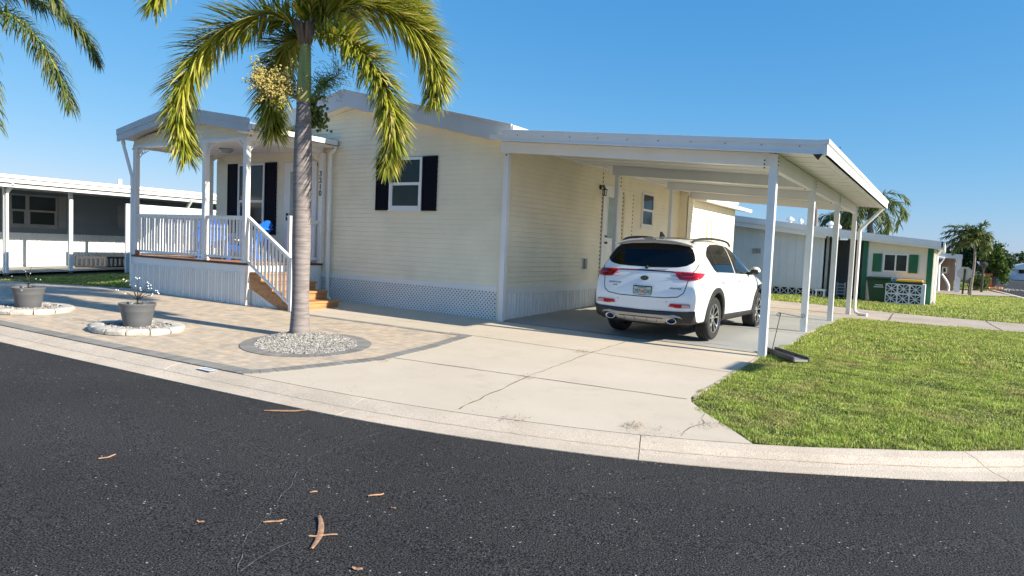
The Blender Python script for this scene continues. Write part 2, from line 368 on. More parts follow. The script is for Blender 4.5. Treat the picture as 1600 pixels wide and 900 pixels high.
# joints in the slabs
def ribbon(m, pts, w, dz, jit=0., zf=H, sub=.15):
    P = []
    for a, b in zip(pts, pts[1:]):
        a = Vector((a[0],a[1],0)); b = Vector((b[0],b[1],0)); k = max(1, int((b-a).length/sub))
        P += [a.lerp(b, i/k) for i in range(k)]
    P.append(Vector((pts[-1][0],pts[-1][1],0)))
    vs = []
    for i, p in enumerate(P):
        d = (P[min(i+1,len(P)-1)]-P[max(i-1,0)]).normalized(); n = Vector((-d.y, d.x, 0)); ww = w*(1+jit*random.uniform(-.8,.8))/2; p = p+n*random.uniform(-1,1)*jit*.02
        for s_ in (-1, 1): q = p+n*ww*s_; vs.append((q.x, q.y, zf(q.x,q.y)+dz))
    m.add(vs, [(2*i, 2*i+2, 2*i+3, 2*i+1) for i in range(len(P)-1)])
m = MB()
ribbon(m, [(-6.35,7.0),(-2.35,7.45)], .014, .008, .3); ribbon(m, [(-7.1,9.28),(-2.35,9.28)], .012, .008, .3)
ribbon(m, [(-4.07,5.5),(-4.3,7.3),(-4.42,9.2),(-4.42,11.0)], .011, .0085, .8)
ribbon(m, [(-7.28,11.06),(-2.35,11.05)], .015, .0125, .2)
ribbon(m, [(-7.0,13.9),(-2.2,13.9)], .012, .0125, .2); ribbon(m, [(-7.0,16.7),(-2.2,16.7)], .012, .0125, .2); ribbon(m, [(-4.7,11.1),(-4.7,19.3)], .010, .0125, .2)
ribbon(m, [(-11.5,9.35),(-7.2,9.9)], .006, .008, .4)
ribbon(m, [(-1.95,6.05),(-1.98,6.4),(-1.9,6.62),(-2.02,6.95)], .008, .009, 1.2)
ribbon(m, [(1.2,20.1),(1.0,23.5)], .03, .01, .6); ribbon(m, [(-1.2,19.8),(-1.3,23.6)], .03, .01, .6)
m.build('slab_joints', M['joint'], kind='structure')
# hairline cracks in the asphalt
def zr(x, y):
    best = min(outer2, key=lambda p: (p.x-x)**2+(p.y-y)**2); w = math.hypot(best.x-x, best.y-y)
    return zroad(best)+.02*min(w,3)-.012*max(0,w-3)
m = MB()
def gx(px, py): p = L(px, py, -.05); d = ray(px, py); t = (-.255-CAM.z)/d.z; q = CAM+d*t; return (q.x, q.y)
for ln in ([(590,672),(540,690),(490,712),(462,740),(452,762),(425,800),(395,830),(378,855),(372,900)], [(372,898),(395,880),(430,862),(475,845)], [(20,600),(100,592),(190,580)]):
    ribbon(m, [gx(*q) for q in ln], .0045, .005, .9, zr, .07)
m.build('road_crack', M['crackm'], kind='structure')
# ================================================================= PATIO of pavers, planters, gravel
def paver_mat():
    m = bpy.data.materials.new('tan_pavers'); m.use_nodes = True; nt = m.node_tree; b = nt.nodes['Principled BSDF']; lk = nt.links.new
    tc = _n(nt, 'ShaderNodeTexCoord'); mp = _n(nt, 'ShaderNodeMapping'); mp.inputs['Rotation'].default_value = (0, 0, .05); lk(tc.outputs['Object'], mp.inputs[0])
    br = _n(nt, 'ShaderNodeTexBrick', offset=.45, squash=.75, squash_frequency=3); br.inputs['Scale'].default_value = 1.; br.inputs['Brick Width'].default_value = .27; br.inputs['Row Height'].default_value = .17
    br.inputs['Mortar Size'].default_value = .004; br.inputs['Mortar Smooth'].default_value = .4
    br.inputs['Color1'].default_value = (0,0,0,1); br.inputs['Color2'].default_value = (1,1,1,1); br.inputs['Mortar'].default_value = (.5,.5,.5,1); lk(mp.outputs[0], br.inputs[0])
    cr = _n(nt, 'ShaderNodeValToRGB'); e = cr.color_ramp.elements; e[0].color = (.42,.36,.28,1); e[1].color = (.57,.455,.33,1)
    for p, c in ((.25,(.52,.43,.32,1)),(.5,(.58,.45,.33,1)),(.72,(.48,.41,.33,1))): x = e.new(p); x.color = c
    lk(br.outputs[0], cr.inputs[0])
    n = _n(nt, 'ShaderNodeTexNoise', i_Scale=7., i_Detail=8.); lk(tc.outputs['Object'], n.inputs[0])
    mr = _n(nt, 'ShaderNodeMapRange'); mr.inputs[1].default_value=.3; mr.inputs[2].default_value=.7; mr.inputs[3].default_value = .82; mr.inputs[4].default_value = 1.16; lk(n.outputs[0], mr.inputs[0])
    mu = _n(nt, 'ShaderNodeMix', data_type='RGBA', blend_type='MULTIPLY'); mu.inputs[0].default_value = 1; lk(cr.outputs[0], mu.inputs[6]); lk(mr.outputs[0], mu.inputs[7])
    mm = _n(nt, 'ShaderNodeMix', data_type='RGBA'); mm.inputs[7].default_value = (.30,.25,.19,1); lk(br.outputs[1], mm.inputs[0]); lk(mu.outputs[2], mm.inputs[6]); lk(mm.outputs[2], b.inputs['Base Color'])
    b.inputs['Roughness'].default_value = .88
    sb = _n(nt, 'ShaderNodeMath', operation='SUBTRACT'); n5 = _n(nt, 'ShaderNodeTexNoise', i_Scale=80., i_Detail=3.); lk(tc.outputs['Object'], n5.inputs[0]); lk(n5.outputs[0], sb.inputs[0]); lk(br.outputs[1], sb.inputs[1])
    bp = _n(nt, 'ShaderNodeBump', i_Strength=.35, i_Distance=.006); lk(sb.outputs[0], bp.inputs['Height']); lk(bp.outputs[0], b.inputs['Normal']); return m
M['pavers'] = paver_mat()
M['borderp'] = mat('grey_paver', (.235,.225,.21), .85, .12, 5, .3, 60, island=.14)
def Lp(px, py): p = L(px, py); return (p.x, p.y)
right_edge = [Lp(*q) for q in ((420,583.5),(500,575),(600,563.5),(680,544),(738,526))]
back_edge = [Lp(738,526), Lp(483,492)]
ex = [(p.x, p.y+.012) for p in inner2 if -24 < p.x < right_edge[0][0]-.05 and p.y < 15]
poly = ex+right_edge+[Lp(483,492), (-11.2,9.12), (-12.3,9.12), (-16.75,9.1), (-18.2,8.6), (-20.5,7.9), (-24,7.4)]
sheet(poly, .008, M['pavers'], 'paver_patio', kind='structure')
m = MB()
def border(pts, w, side, step=.105):
    pts = [Vector((p[0],p[1],0)) for p in pts]; seg = [(a, b) for a, b in zip(pts, pts[1:])]; carry = 0
    for a, b in seg:
        ln = (b-a).length; d = (b-a)/ln; n = Vector((-d.y, d.x, 0))*side; s_ = 0
        k = max(1, round(ln/step)); st = ln/k
        for i in range(k):
            c0 = a+d*(st*i+.0035); c1 = a+d*(st*(i+1)-.0035); q = [c0, c1, c1+n*w, c0+n*w]
            if side < 0: q = q[::-1]
            j = random.uniform(-.001, .0015); m.add([(v.x, v.y, H(v.x,v.y)-.05) for v in q]+[(v.x, v.y, H(v.x,v.y)+.014+j) for v in q], [(4,5,6,7),(0,1,5,4),(1,2,6,5),(2,3,7,6),(3,0,4,7)])
border([p for i, p in enumerate(ex) if i % 2 == 0]+[right_edge[0]], .21, 1)
border(right_edge, .2, 1); border([Lp(738,526), Lp(700,521), Lp(600,507.5), Lp(483,492), (-11.1,9.15)], .12, 1)
m.build('paver_border', M['borderp'], kind='structure')

PALM = Vector((-8.5, 7.25, H(-8.5, 7.25)))
# gravel bed round the palm: ellipse ring of grey pavers, stones inside
def ell(cx, cy, a, b, rot, t): c, s_ = math.cos(rot), math.sin(rot); u, v = a*math.cos(t), b*math.sin(t); return (cx+u*c-v*s_, cy+u*s_+v*c)
BED = (-7.93, 6.9, 1.02, .93, -.5)
m2, m = m, MB()
N = 58
for i in range(N):
    t0 = 2*PI*(i+.03)/N; t1 = 2*PI*(i+.97)/N
    q = [ell(*BED, t0), ell(*BED, t1)]; B2 = (BED[0], BED[1], BED[2]-.2, BED[3]-.2, BED[4]); q += [ell(*B2, t1), ell(*B2, t0)]
    m.add([(v[0], v[1], H(*v)-.05) for v in q]+[(v[0], v[1], H(*v)+.018) for v in q], [(4,5,6,7),(0,1,5,4),(1,2,6,5),(2,3,7,6),(3,0,4,7)])
m.build('gravel_bed_border', M['borderp'], kind='structure')
def stones(m, n, fn, r0, r1, zf):
    for k in range(n):
        x, y = fn(); r = random.uniform(r0, r1); sx, sy, sz = (random.uniform(.7,1.35) for _ in range(3)); a = random.uniform(0, PI); z = zf(x, y)+r*.25
        b0 = len(m.v); m.ball((0,0,0), r, 5, 3, sq=(sx, sy, sz*.7)); ca, sa = math.cos(a), math.sin(a); tl = random.uniform(-.6,.6)
        for i in range(b0, len(m.v)):
            u, v, w = m.v[i]; w2 = w+u*tl; j = 1+random.uniform(-.18,.18); m.v[i] = (x+(u*ca-v*sa)*j, y+(u*sa+v*ca)*j, z+w2*j)
def in_ell(B, pad=0):
    def f():
        t = random.uniform(0, 2*PI); q = math.sqrt(random.random()); return ell(B[0], B[1], (B[2]-pad)*q, (B[3]-pad)*q, B[4], t)
    return f
m = MB(); mound = lambda x, y: H(x, y)+.01+.07*max(0, 1-math.hypot(x-PALM.x, y-PALM.y)/.9)
stones(m, 6000, in_ell(BED, .2), .009, .019, mound)
m.build('gravel', M['gravelmat'], kind='stuff')
ring = [ell(BED[0], BED[1], BED[2]-.19, BED[3]-.19, BED[4], 2*PI*i/48) for i in range(48)]
sheet(ring, .004, M['joint'], 'gravel_soil', step=.15, zf=lambda x, y: mound(x, y)-.004, kind='structure')
# dry leaf litter on the gravel and weeds in the joints
m = MB()
def litter(x, y, r, n, z0):
    for k in range(n):
        a = random.uniform(0, 2*PI); q = r*math.sqrt(random.random()); c = Vector((x+q*math.cos(a), y+q*math.sin(a), z0+random.uniform(.0,.03))); d = Vector((random.uniform(-1,1), random.uniform(-1,1), random.uniform(-.2,.5))).normalized()*random.uniform(.008,.03); s_ = d.cross(Vector((0,0,1))).normalized()*.003
        m.add([c-s_, c+s_, c+d+s_*.3, c+d-s_*.3], [(0,1,2,3)])
for px, py, r, n in ((435,552,.13,90),(540,540,.09,60),(400,520,.35,110),(495,528,.12,40),(603,565,.07,50),(910,551,.10,90),(825,592,.10,80),(780,640,.5,30),(805,657,.14,90),(990,668,.10,110),(1005,675,.22,80),(1110,667,.15,80),(1030,680,.25,60),(545,612,.2,40),(470,602,.3,40),(1210,505,.0,0),(760,527,.15,30),(1190,690,.1,40)):
    p = L(px, py); litter(p.x, p.y, r, n, H(p.x, p.y)+.012)
m.build('dry_weeds', M['dryweed'], kind='stuff')

# planters on kidney shaped rings of white limestone
def planter(cx, cy, rx, ry, rot, ringlab, potlab, plantlab, beads, seed):
    rnd = random.Random(seed); z0 = H(cx, cy)+.008
    t = thing('stone_ring', (cx, cy, z0), ringlab, 'stone edging', 'limestone rings round the planters')
    N = 13; ang = [2*PI*i/N for i in range(N)]
    for i in range(N):
        m = MB(); n1 = 7; rows = []
        for k in range(n1+1):
            a = ang[i]+.012+(2*PI/N-.024)*k/n1; row = []
            for (o_, h) in ((.0,.0),(.014,.04),(-.002,.07),(-.02,.082),(-.10,.085),(-.175,.078),(-.19,.05),(-.18,.0)):
                j = rnd.uniform(-.011,.011); q = ell(cx, cy, rx+o_+j, ry+o_+j, rot, a); e_ = .9 if k in (0, n1) else 1
                row.append((q[0], q[1], z0+h*e_+(rnd.uniform(-.004,.004) if h else -.01)))
            rows.append(row)
        nr = 8; m.add([v for r_ in rows for v in r_], [(i2*nr+j, (i2+1)*nr+j, (i2+1)*nr+j+1, i2*nr+j+1) for i2 in range(n1) for j in range(nr-1)]+[tuple(range(nr))[::-1], tuple(n1*nr+j for j in range(nr))])
        m.build('edging_stone', M['limestone'], t, smooth='auto')
    m = MB(); stones(m, 500, in_ell((cx, cy, rx-.19, ry-.19, rot)), .014, .026, lambda x, y: z0+.045); m.build('pebble_fill', M['gravelmat'], t, kind='stuff')
    p0 = Vector((cx, cy, z0+.05))
    t = thing('planter_pot', p0, potlab, 'planter', 'grey planters')
    m = MB(); m.lathe([(.02,.0),(.185,.0),(.195,.02),(.215,.12),(.238,.24),(.241,.245),(.243,.262),(.25,.30),(.268,.345),(.272,.352),(.272,.37),(.262,.375),(.25,.36),(.24,.33)], p0, 40); m.build('pot', M['pot'], t, smooth='auto')
    m = MB(); m.lathe([(.001,.325),(.24,.32)], p0, 24); stones(m, 160, lambda: (p0.x+.2*rnd.uniform(-1,1)*.95, p0.y+.2*rnd.uniform(-1,1)*.95), .012, .022, lambda x, y: p0.z+.322); m.build('soil', M['gravelmat'], t)
    q0 = p0+Vector((0, 0, .33))
    t = thing('wire_plant', q0, plantlab, 'plant', 'wire plants in the planters')
    m = MB(); m.tube([q0, q0+Vector((0,0,.05)), q0+Vector((.003,0,.11))], [.016,.013,.01], 6); m.tube([q0+Vector((-.09,0,.03)), q0+Vector((-.02,.0,.045)), q0+Vector((.10,.0,.03))], .006, 5); m.tube([q0+Vector((-.0,.07,.03)), q0+Vector((0,0,.04)), q0+Vector((0.02,-.08,.035))], .006, 5); m.build('stem', M['twig'], t)
    m = MB(); mb_ = MB()
    for k in range(len(beads)):
        dx, dz, yy = beads[k]; dx *= 1.15; e = q0+Vector((dx, yy, dz)); a = q0+Vector((0,0,.08)); b = a+Vector((dx*.33, yy*.33, (dz-.08)*.55)); c = a+Vector((dx*.70, yy*.70, (dz-.08)*.90))
        m.tube([a, b, c, e], [.0045,.004,.0035,.0028], 5)
        if seed == 2:
            for tt in (1.0, rnd.uniform(.75,.95)):
                q = c.lerp(e, tt)+Vector((rnd.uniform(-.03,.03), rnd.uniform(-.03,.03), rnd.uniform(.0,.04)*(tt < 1))); mb_.ball(q, .0105, 8, 6)
        else: mb_.ball(e, .008, 6, 5)
    m.build('branches', M['twig'], t); mb_.build('beads', M['bulb'], t, smooth=True)
b2 = [(-.42,.22,-.05),(-.36,.30,.1),(-.30,.36,.0),(-.22,.40,-.1),(-.10,.42,.05),(.03,.44,0),(.12,.36,.1),(.17,.30,-.1),(.24,.33,.05),(.33,.30,0),(.38,.27,.08),(.46,.20,-.06),(-.24,.22,.2),(.0,.20,-.2),(.2,.2,.2)]
planter(-10.83, 5.98, .74, .62, .15, 'white limestone ring with pebbles around the pot nearest the palm', 'dark grey round pot holding the white beaded wire plant, nearer the palm', 'fan of thin dark wires tipped with white beads in the pot nearer the palm', b2, 2)
b1 = [(-.42,.16,.05),(-.36,.22,-.1),(-.15,.34,0),(-.1,.4,.1),(.07,.30,0),(.12,.34,-.1),(.3,.20,.05),(.36,.22,-.05)]
planter(-14.2, 5.83, .82, .66, .1, 'white limestone ring with pebbles around the pot at the left edge', 'dark grey round pot with bare wire stems near the left edge of the patio', 'few bare dark wire stems in the leftmost grey pot', b1, 1)

# ================================================================= PALMS
def frond(rach, leaves, ctrl, ll, n, w=.016, droop=.55, plume=1., r0=.022, seed=0, base_bare=.12):
    rnd = random.Random(seed); P = catmull(ctrl, 10); k = len(P)
    rach.tube(P, [r0*(1-.85*i/(k-1))+.002 for i in range(k)], 6)
    al = [0]
    for i in range(1, k): al.append(al[-1]+(P[i]-P[i-1]).length)
    T = al[-1]
    for j in range(n):
        s_ = T*(base_bare+(1-base_bare)*(j+rnd.random())/n); i = max(q for q in range(k-1) if al[q] <= s_+1e-9); tt = (s_-al[i])/(al[i+1]-al[i]); p = P[i].lerp(P[i+1], tt)
        d = (P[i+1]-P[i]).normalized(); side = d.cross(Vector((0,0,1)))
        if side.length < .05: side = d.cross(Vector((0,1,.2)))
        side.normalize(); up = side.cross(d)
        u = s_/T; prof = min(1, .45+u*2.2)*(1-.35*max(0, u-.78)/.22)
        for sg in (-1, 1):
            el = rnd.gauss(.12, .62)*plume; fw = .55+.55*u+rnd.uniform(-.12,.12)
            dr = (side*sg*math.cos(el)+up*math.sin(el))*math.cos(fw*.85)+d*math.sin(fw*.85); dr.normalize()
            ln = ll*prof*rnd.uniform(.8,1.12); q = p.copy(); pv = []; segs = 4; wd = dr.cross(Vector((rnd.uniform(-.4,.4), rnd.uniform(-.4,.4), 1)))
            if wd.length < .01: wd = side
            wd.normalize(); cur = dr.copy()
            for g in range(segs+1):
                ww = w*(.55,1.,.95,.6,.05)[g]*rnd.uniform(.9,1.1); pv += [q-wd*ww, q+wd*ww]
                q = q+cur*(ln/segs); cur = (cur+Vector((0,0,-1))*droop*(g+1)*.28).normalized()
            leaves.add(pv, [(2*g, 2*g+1, 2*g+3, 2*g+2) for g in range(segs)])
def trunk_mat():
    m = bpy.data.materials.new('palm_trunk'); m.use_nodes = True; nt = m.node_tree; b = nt.nodes['Principled BSDF']; lk = nt.links.new
    tc = _n(nt, 'ShaderNodeTexCoord'); wv = _n(nt, 'ShaderNodeTexWave', bands_direction='Z', wave_profile='SAW'); wv.inputs['Scale'].default_value = 3.6; wv.inputs['Distortion'].default_value = .5; wv.inputs['Detail'].default_value = 3; wv.inputs['Detail Scale'].default_value = 1.2
    lk(tc.outputs['Object'], wv.inputs[0]); mp = _n(nt, 'ShaderNodeMapping'); mp.inputs['Scale'].default_value = (3, 3, 18); lk(tc.outputs['Object'], mp.inputs[0])
    n = _n(nt, 'ShaderNodeTexNoise', i_Scale=1.6, i_Detail=8.); lk(mp.outputs[0], n.inputs[0])
    cr = _n(nt, 'ShaderNodeValToRGB'); e = cr.color_ramp.elements; e[0].color = (.17,.145,.14,1); e[0].position = .3; e[1].color = (.29,.26,.255,1); e[1].position = .7; lk(n.outputs[0], cr.inputs[0])
    mx = _n(nt, 'ShaderNodeMix', data_type='RGBA', blend_type='MULTIPLY'); mx.inputs[0].default_value = .5; lk(cr.outputs[0], mx.inputs[6])
    r2 = _n(nt, 'ShaderNodeValToRGB'); r2.color_ramp.elements[0].color = (.45,.42,.40,1); r2.color_ramp.elements[0].position = .0; r2.color_ramp.elements[1].position = .22; lk(wv.outputs[0], r2.inputs[0]); lk(r2.outputs[0], mx.inputs[7]); lk(mx.outputs[2], b.inputs['Base Color'])
    b.inputs['Roughness'].default_value = .85
    ad = _n(nt, 'ShaderNodeMath', operation='ADD'); lk(wv.outputs[0], ad.inputs[0]); lk(n.outputs[0], ad.inputs[1])
    bp = _n(nt, 'ShaderNodeBump', i_Strength=.28, i_Distance=.010); lk(ad.outputs[0], bp.inputs['Height']); lk(bp.outputs[0], b.inputs['Normal']); return m
M['trunk'] = trunk_mat()
M['shaft'] = mat('crownshaft', (.34,.40,.12), .45, .35, 3, .15, 30, stretch=(3,3,.5), dirt=.6, dcol=(.36,.19,.10), dscale=1.6)
M['sheath'] = mat('dry_sheath', (.20,.13,.09), .85, .35, 8, .4, 40, stretch=(1,1,.3))
M['frond'] = leafmat('palm_leaflets', (.10,.16,.015), (.44,.44,.05), (.66,.57,.22))
M['rach'] = mat('frond_stem', (.24,.27,.06), .5, .2)
M['frondbg'] = leafmat('queen_palm_leaflets', (.06,.11,.03), (.15,.19,.045), (.3,.26,.13))
M['flower'] = leafmat('pale_flower_buds', (.48,.40,.12), (.68,.58,.24))
M['greenberry'] = leafmat('green_fruit', (.05,.09,.01), (.16,.20,.03), trans=.05)
M['greenspray'] = leafmat('green_flower_spray', (.05,.13,.02), (.12,.22,.04))
t = thing('palm_tree', PALM, 'single grey trunked palm with arching yellow green fronds growing from the gravel bed', 'palm tree')
m = MB(); zt = 3.55; ns = 40
m.tube([(PALM.x-.03*(i/ns), PALM.y, PALM.z-.03+(zt-PALM.z+.03)*i/ns) for i in range(ns+1)], [(.132+.045*math.exp(-i/2.2)+.012*math.sin(i*.45+1)*(.3)+.012*math.exp(-((i-22)/8)**2))*(1 if i < 34 else 1-.035*(i-34)) for i in range(ns+1)], 40)
m.build('trunk', M['trunk'], t, smooth=True)
TX = PALM.x-.03
m = MB(); m.tube([(TX, PALM.y, 3.53), (TX, PALM.y, 3.57), (TX, PALM.y, 3.8), (TX+.005, PALM.y, 4.1), (TX+.01, PALM.y, 4.35), (TX+.0, PALM.y, 4.6)], [.108,.112,.106,.094,.085,.08], 28); m.build('crownshaft', M['shaft'], t, smooth=True)
m = MB()
for k in range(16):
    a = k*2.4; r_ = .085; q = Vector((TX+r_*math.cos(a), PALM.y+r_*math.sin(a), 4.46+.02*(k % 5)))
    m.tube([q+Vector((0,0,-.07)), q, q+Vector((math.cos(a)*.04, math.sin(a)*.04, .15)), q+Vector((math.cos(a)*.10, math.sin(a)*.10, .26))], [.012,.035,.03,.015], 6)
m.build('leaf_sheath', M['sheath'], t, smooth=True)
TOP = Vector((TX, PALM.y, 4.55))
def plane_pt(px, py, az):       # point of a frond whose spine lies in the upright plane through the trunk with heading az
    n = Vector((-math.sin(az), math.cos(az), 0)); d = ray(px, py); tt = n.dot(TOP-CAM)/n.dot(d); return CAM+d*tt
# image-right heading is about 32 deg in this plan; 'az' is the compass heading of each frond
A0 = math.radians(32.4)
F = [ # (az, pixel path, leaflet length, n)
 (A0+PI-.15, [(468,45),(431,22),(375,34),(322,68),(292,118),(281,165),(283,205),(291,240)], .54, 125),
 (A0-.35, [(488,44),(530,56),(570,85),(595,125),(610,170),(614,215),(606,258)], .48, 115),
 (A0+.25, [(488,30),(535,12),(590,10),(640,40),(668,75),(682,115),(680,150)], .58, 125),
 (A0+PI-.8, [(470,45),(448,68),(432,100),(424,140),(425,175),(428,205)], .52, 100),
 (A0+PI+.45, [(474,10),(440,-70),(370,-95),(300,-70),(258,-35),(240,2)], .50, 80),
 (A0+.75, [(486,15),(520,-45),(575,-60),(625,-40),(650,0),(662,40)], .55, 85),
 (A0-.5, [(482,8),(505,-50),(540,-90),(580,-90),(620,-60)], .5, 70),
 (A0+1.45, [(480,20),(500,-15),(525,-15),(545,10),(556,45)], .5, 70),
 (A0+.5, [(486,20),(525,-15),(575,-22),(620,0),(655,35),(678,75)], .55, 85),
]
for i, (az, path, ll, n) in enumerate(F):
    ra, lv = MB(), MB(); ctrl = [TOP+Vector((0,0,-.05))]+[plane_pt(px, py, az) for px, py in path[1:]]
    frond(ra, lv, ctrl, ll*1.12, int(n*4.4), w=.0155, droop=.22, plume=1.4, seed=i+10, base_bare=.07)
    o = lv.build('frond', M['frond'], t); ra.build('frond_stem', M['rach'], o, smooth=True)
ra = MB(); ra.tube([TOP, TOP+Vector((.01,0,.5)), TOP+Vector((.0,0,1.4))], [.035,.025,.006], 8); ra.build('new_spear', M['rach'], t, smooth=True)
# flower and fruit branches below the crownshaft
def panicle(name, base, tip, spread, n, mt, br, rad, stemmt, seed, ball=True, strand=.3):
    rnd = random.Random(seed); m = MB(); b = MB(); base = Vector(base); tip = Vector(tip); P = catmull([base, base.lerp(tip, .4)+Vector((0,0,.06)), tip], 6); m.tube(P, [.022*(1-.7*i/(len(P)-1)) for i in range(len(P))], 6)
    for k in range(n):
        p = P[rnd.randrange(len(P)//3, len(P))]; d = Vector([rnd.gauss(0,1)*s_ for s_ in spread]); q = p+d; mid = p.lerp(q, .5)+Vector((0,0,.03)); m.tube([p, mid, q], [.005,.004,.002], 4)
        for j in range(br):
            tt = rnd.uniform(.2,1.1); c = p.lerp(q, tt)+Vector([rnd.uniform(-1,1)*strand*.12 for _ in range(3)])
            if ball: b.ball(c, rad*rnd.uniform(.7,1.2), 5, 3)
            else:
                e = c+Vector((rnd.uniform(-1,1), rnd.uniform(-1,1), rnd.uniform(-.4,.8)))*.06; s_ = Vector((.003,0,.002)); b.add([c-s_, c+s_, e+s_, e-s_], [(0,1,2,3)])
    o = b.build(name, mt, t); m.build('flower_stem', stemmt, o)
bz = 3.6
dl = Vector((-math.cos(A0), -math.sin(A0), 0)); back = Vector((-math.sin(A0), math.cos(A0), 0))
B0 = Vector((TX, PALM.y, bz))
panicle('flower_cluster', B0+dl*.11, B0+dl*.68-back*.1+Vector((0,0,.22)), (.16,.16,.16), 120, M['flower'], 18, .014, M['rach'], 1)
panicle('flower_spray', B0-dl*.11, B0-dl*.5+back*.1+Vector((0,0,.40)), (.17,.17,.13), 80, M['greenspray'], 16, .006, M['rach'], 2, ball=False, strand=.7)
panicle('fruit_cluster', B0+back*.12, B0+back*.25-dl*.10+Vector((0,0,-.30)), (.18,.12,.16), 60, M['greenberry'], 8, .026, M['rach'], 3)

# left palm: the trunk stands outside the picture, its fronds hang into it
def generic_palm(base, height, crown, nf, seed, lab, leafm, group=None, rt=.13, ll=.55, n=60, w=.014, stiff=1., name='palm_tree', top_e=1.25, wind=(0,0,0)):
    rnd = random.Random(seed); t = thing(name, base, lab, 'palm tree', group); base = Vector(base)
    m = MB(); m.tube([base+Vector((.04*math.sin(i*.5+seed), 0, -.1+height*i/10)) for i in range(11)], [rt*(1.25-.1*min(i,2)-.03*i) for i in range(11)], 14); m.build('trunk', M['trunk'], t, smooth=True)
    top = base+Vector((0,0,height-.05)); lv = MB(); ra = MB()
    for k in range(nf):
        a = 2.399*k+rnd.uniform(-.2,.2); e = top_e-1.4*(k/nf)+rnd.uniform(-.15,.15); R_ = crown*rnd.uniform(.85,1.1)
        d = Vector((math.cos(a), math.sin(a), 0)); p = top.copy(); pts = [p.copy()]
        for g in range(5):
            p = p+(d*math.cos(e)+Vector((0,0,math.sin(e)))+Vector(wind)*g)*R_/4.4; e -= .42*stiff; pts.append(p.copy())
        frond(ra, lv, pts, ll, n, w=w, droop=.6, plume=.7, seed=seed*100+k, r0=rt*.17, base_bare=.15)
    lv.build('crown', leafm, t); ra.build('frond_stem', M['rach'], t, smooth=True); return t
q = L(-75, 505); qz = (YP(-22, 15, q.y)).z
LP = thing('palm_tree', (q.x, q.y, H(q.x, q.y)), 'fine leaved palm with drooping fronds at the left edge, its trunk out of the picture', 'palm tree')
m = MB(); m.tube([(q.x, q.y, H(q.x,q.y)-.1+ (5.3)*i/12) for i in range(13)], [.17-.004*i for i in range(13)], 16); m.build('trunk', M['trunk'], LP, smooth=True)
TOP = YP(-40, 5, q.y); TOP.x, TOP.y = q.x, q.y
for i, (az, path, ll, n) in enumerate([(A0-.25, [(-40,5),(0,20),(40,42),(75,85),(98,130),(110,165)], .42, 90), (A0+.35, [(-40,0),(10,-15),(65,5),(110,32),(140,68),(152,95)], .40, 85), (A0-.8, [(-40,20),(-32,60),(-22,110),(-12,160),(-8,195)], .35, 70), (A0+.1, [(-40,-10),(0,-50),(50,-40),(80,-10),(98,20)], .38, 70), (A0+1.2, [(-40,0),(-20,-60),(20,-70),(50,-50)], .4, 60), (A0+PI, [(-40,0),(-80,-20),(-130,20),(-160,90)], .45, 60), (A0+PI-1, [(-40,0),(-70,-50),(-110,-50),(-140,0)], .45, 60)]):
    ra, lv = MB(), MB(); ctrl = [TOP]+[plane_pt(px, py, az) for px, py in path[1:]]
    frond(ra, lv, ctrl, ll, int(n*3.0), w=.0095, droop=.85, plume=1.1, seed=i+40, base_bare=.1, r0=.03)
    o = lv.build('frond', M['frondbg'], LP); ra.build('frond_stem', M['rach'], o, smooth=True)
# ================================================================= THE CREAM HOUSE
XW, YF = -7.28, 11.13           # right-hand wall and street wall
XL, XR_ = -16.4, -11.45         # left corner, ridge
ZS = .655                       # underside of the siding
EX = .10                        # siding exposure
house = thing('mobile_home', (-11.8, 18, 0), 'cream vinyl sided one storey home with navy shutters and white gable trim beside the palm', 'house')
def lap(m, a, b, z0, z1, n, lo=None):   # lap siding between plan points a, b; n = outward normal; lo(z) -> (t0, t1) clip
    a = Vector((*a,0)); b = Vector((*b,0)); n = Vector((*n,0)); z = z0; d = b-a
    while z < z1-1e-4:
        zz = min(z+EX, z1); t0, t1 = (0, 1); u0, u1 = 0, 1
        if lo: (t0, t1), (u0, u1) = lo(z), lo(zz)
        if t1 <= t0: break
        if u1 <= u0: u0 = u1 = (t0+t1)/2
        p = lambda t, h, o: a+d*t+n*o+Vector((0,0,h))
        zm = zz-.010
        vs = [p(t0,z,0), p(t1,z,0), p(t0,z+.001,.019), p(t1,z+.001,.019), p(u0,zm,.004), p(u1,zm,.004), p(u0,zz,.001), p(u1,zz,.001)]
        m.add(vs, [(0,1,3,2),(2,3,5,4),(4,5,7,6)] if (d.cross(Vector((0,0,1)))).dot(n) > 0 else [(1,0,2,3),(3,2,4,5),(5,4,6,7)])
        z = zz
ZE, ZP = 3.42, 4.38             # rake heights at right corner and ridge (underside of rake fascia, wall plane)
ZPl = 3.42
def clip(z):
    if z <= ZE: return (0, 1)
    W = XW-XL; x1 = XW-(z-ZE)/(ZP-ZE)*(XW-XR_); x0 = XL+(z-ZE)/(ZP-ZE)*(XR_-XL); return ((x0-XL)/W, (x1-XL)/W)
m = MB(); m.box(XL, XW, YF+.002, YF+.12, ZS, ZE); m.prism([(XL,YF+.002,ZE),(XW,YF+.002,ZE),(XR_,YF+.002,ZP)], (0,.1,0))
lap(m, (XL,YF), (XW,YF), ZS, ZP, (0,-1), clip); m.build('front_wall', M['siding'], house)
YB = 21.2
m = MB(); m.box(XW-.12, XW-.002, YF+.125, YB, ZS, 3.47); lap(m, (XW,YF), (XW,YB), ZS, 3.47, (1,0)); m.build('side_wall', M['siding'], house)
m = MB(); m.box(XL, XW-.2, 27, 27.1, -.1, 3.4); m.box(XL, XL+.1, YF+.14, 27, -.1, 3.4); m.build('rear_wall', M['siding'], house)
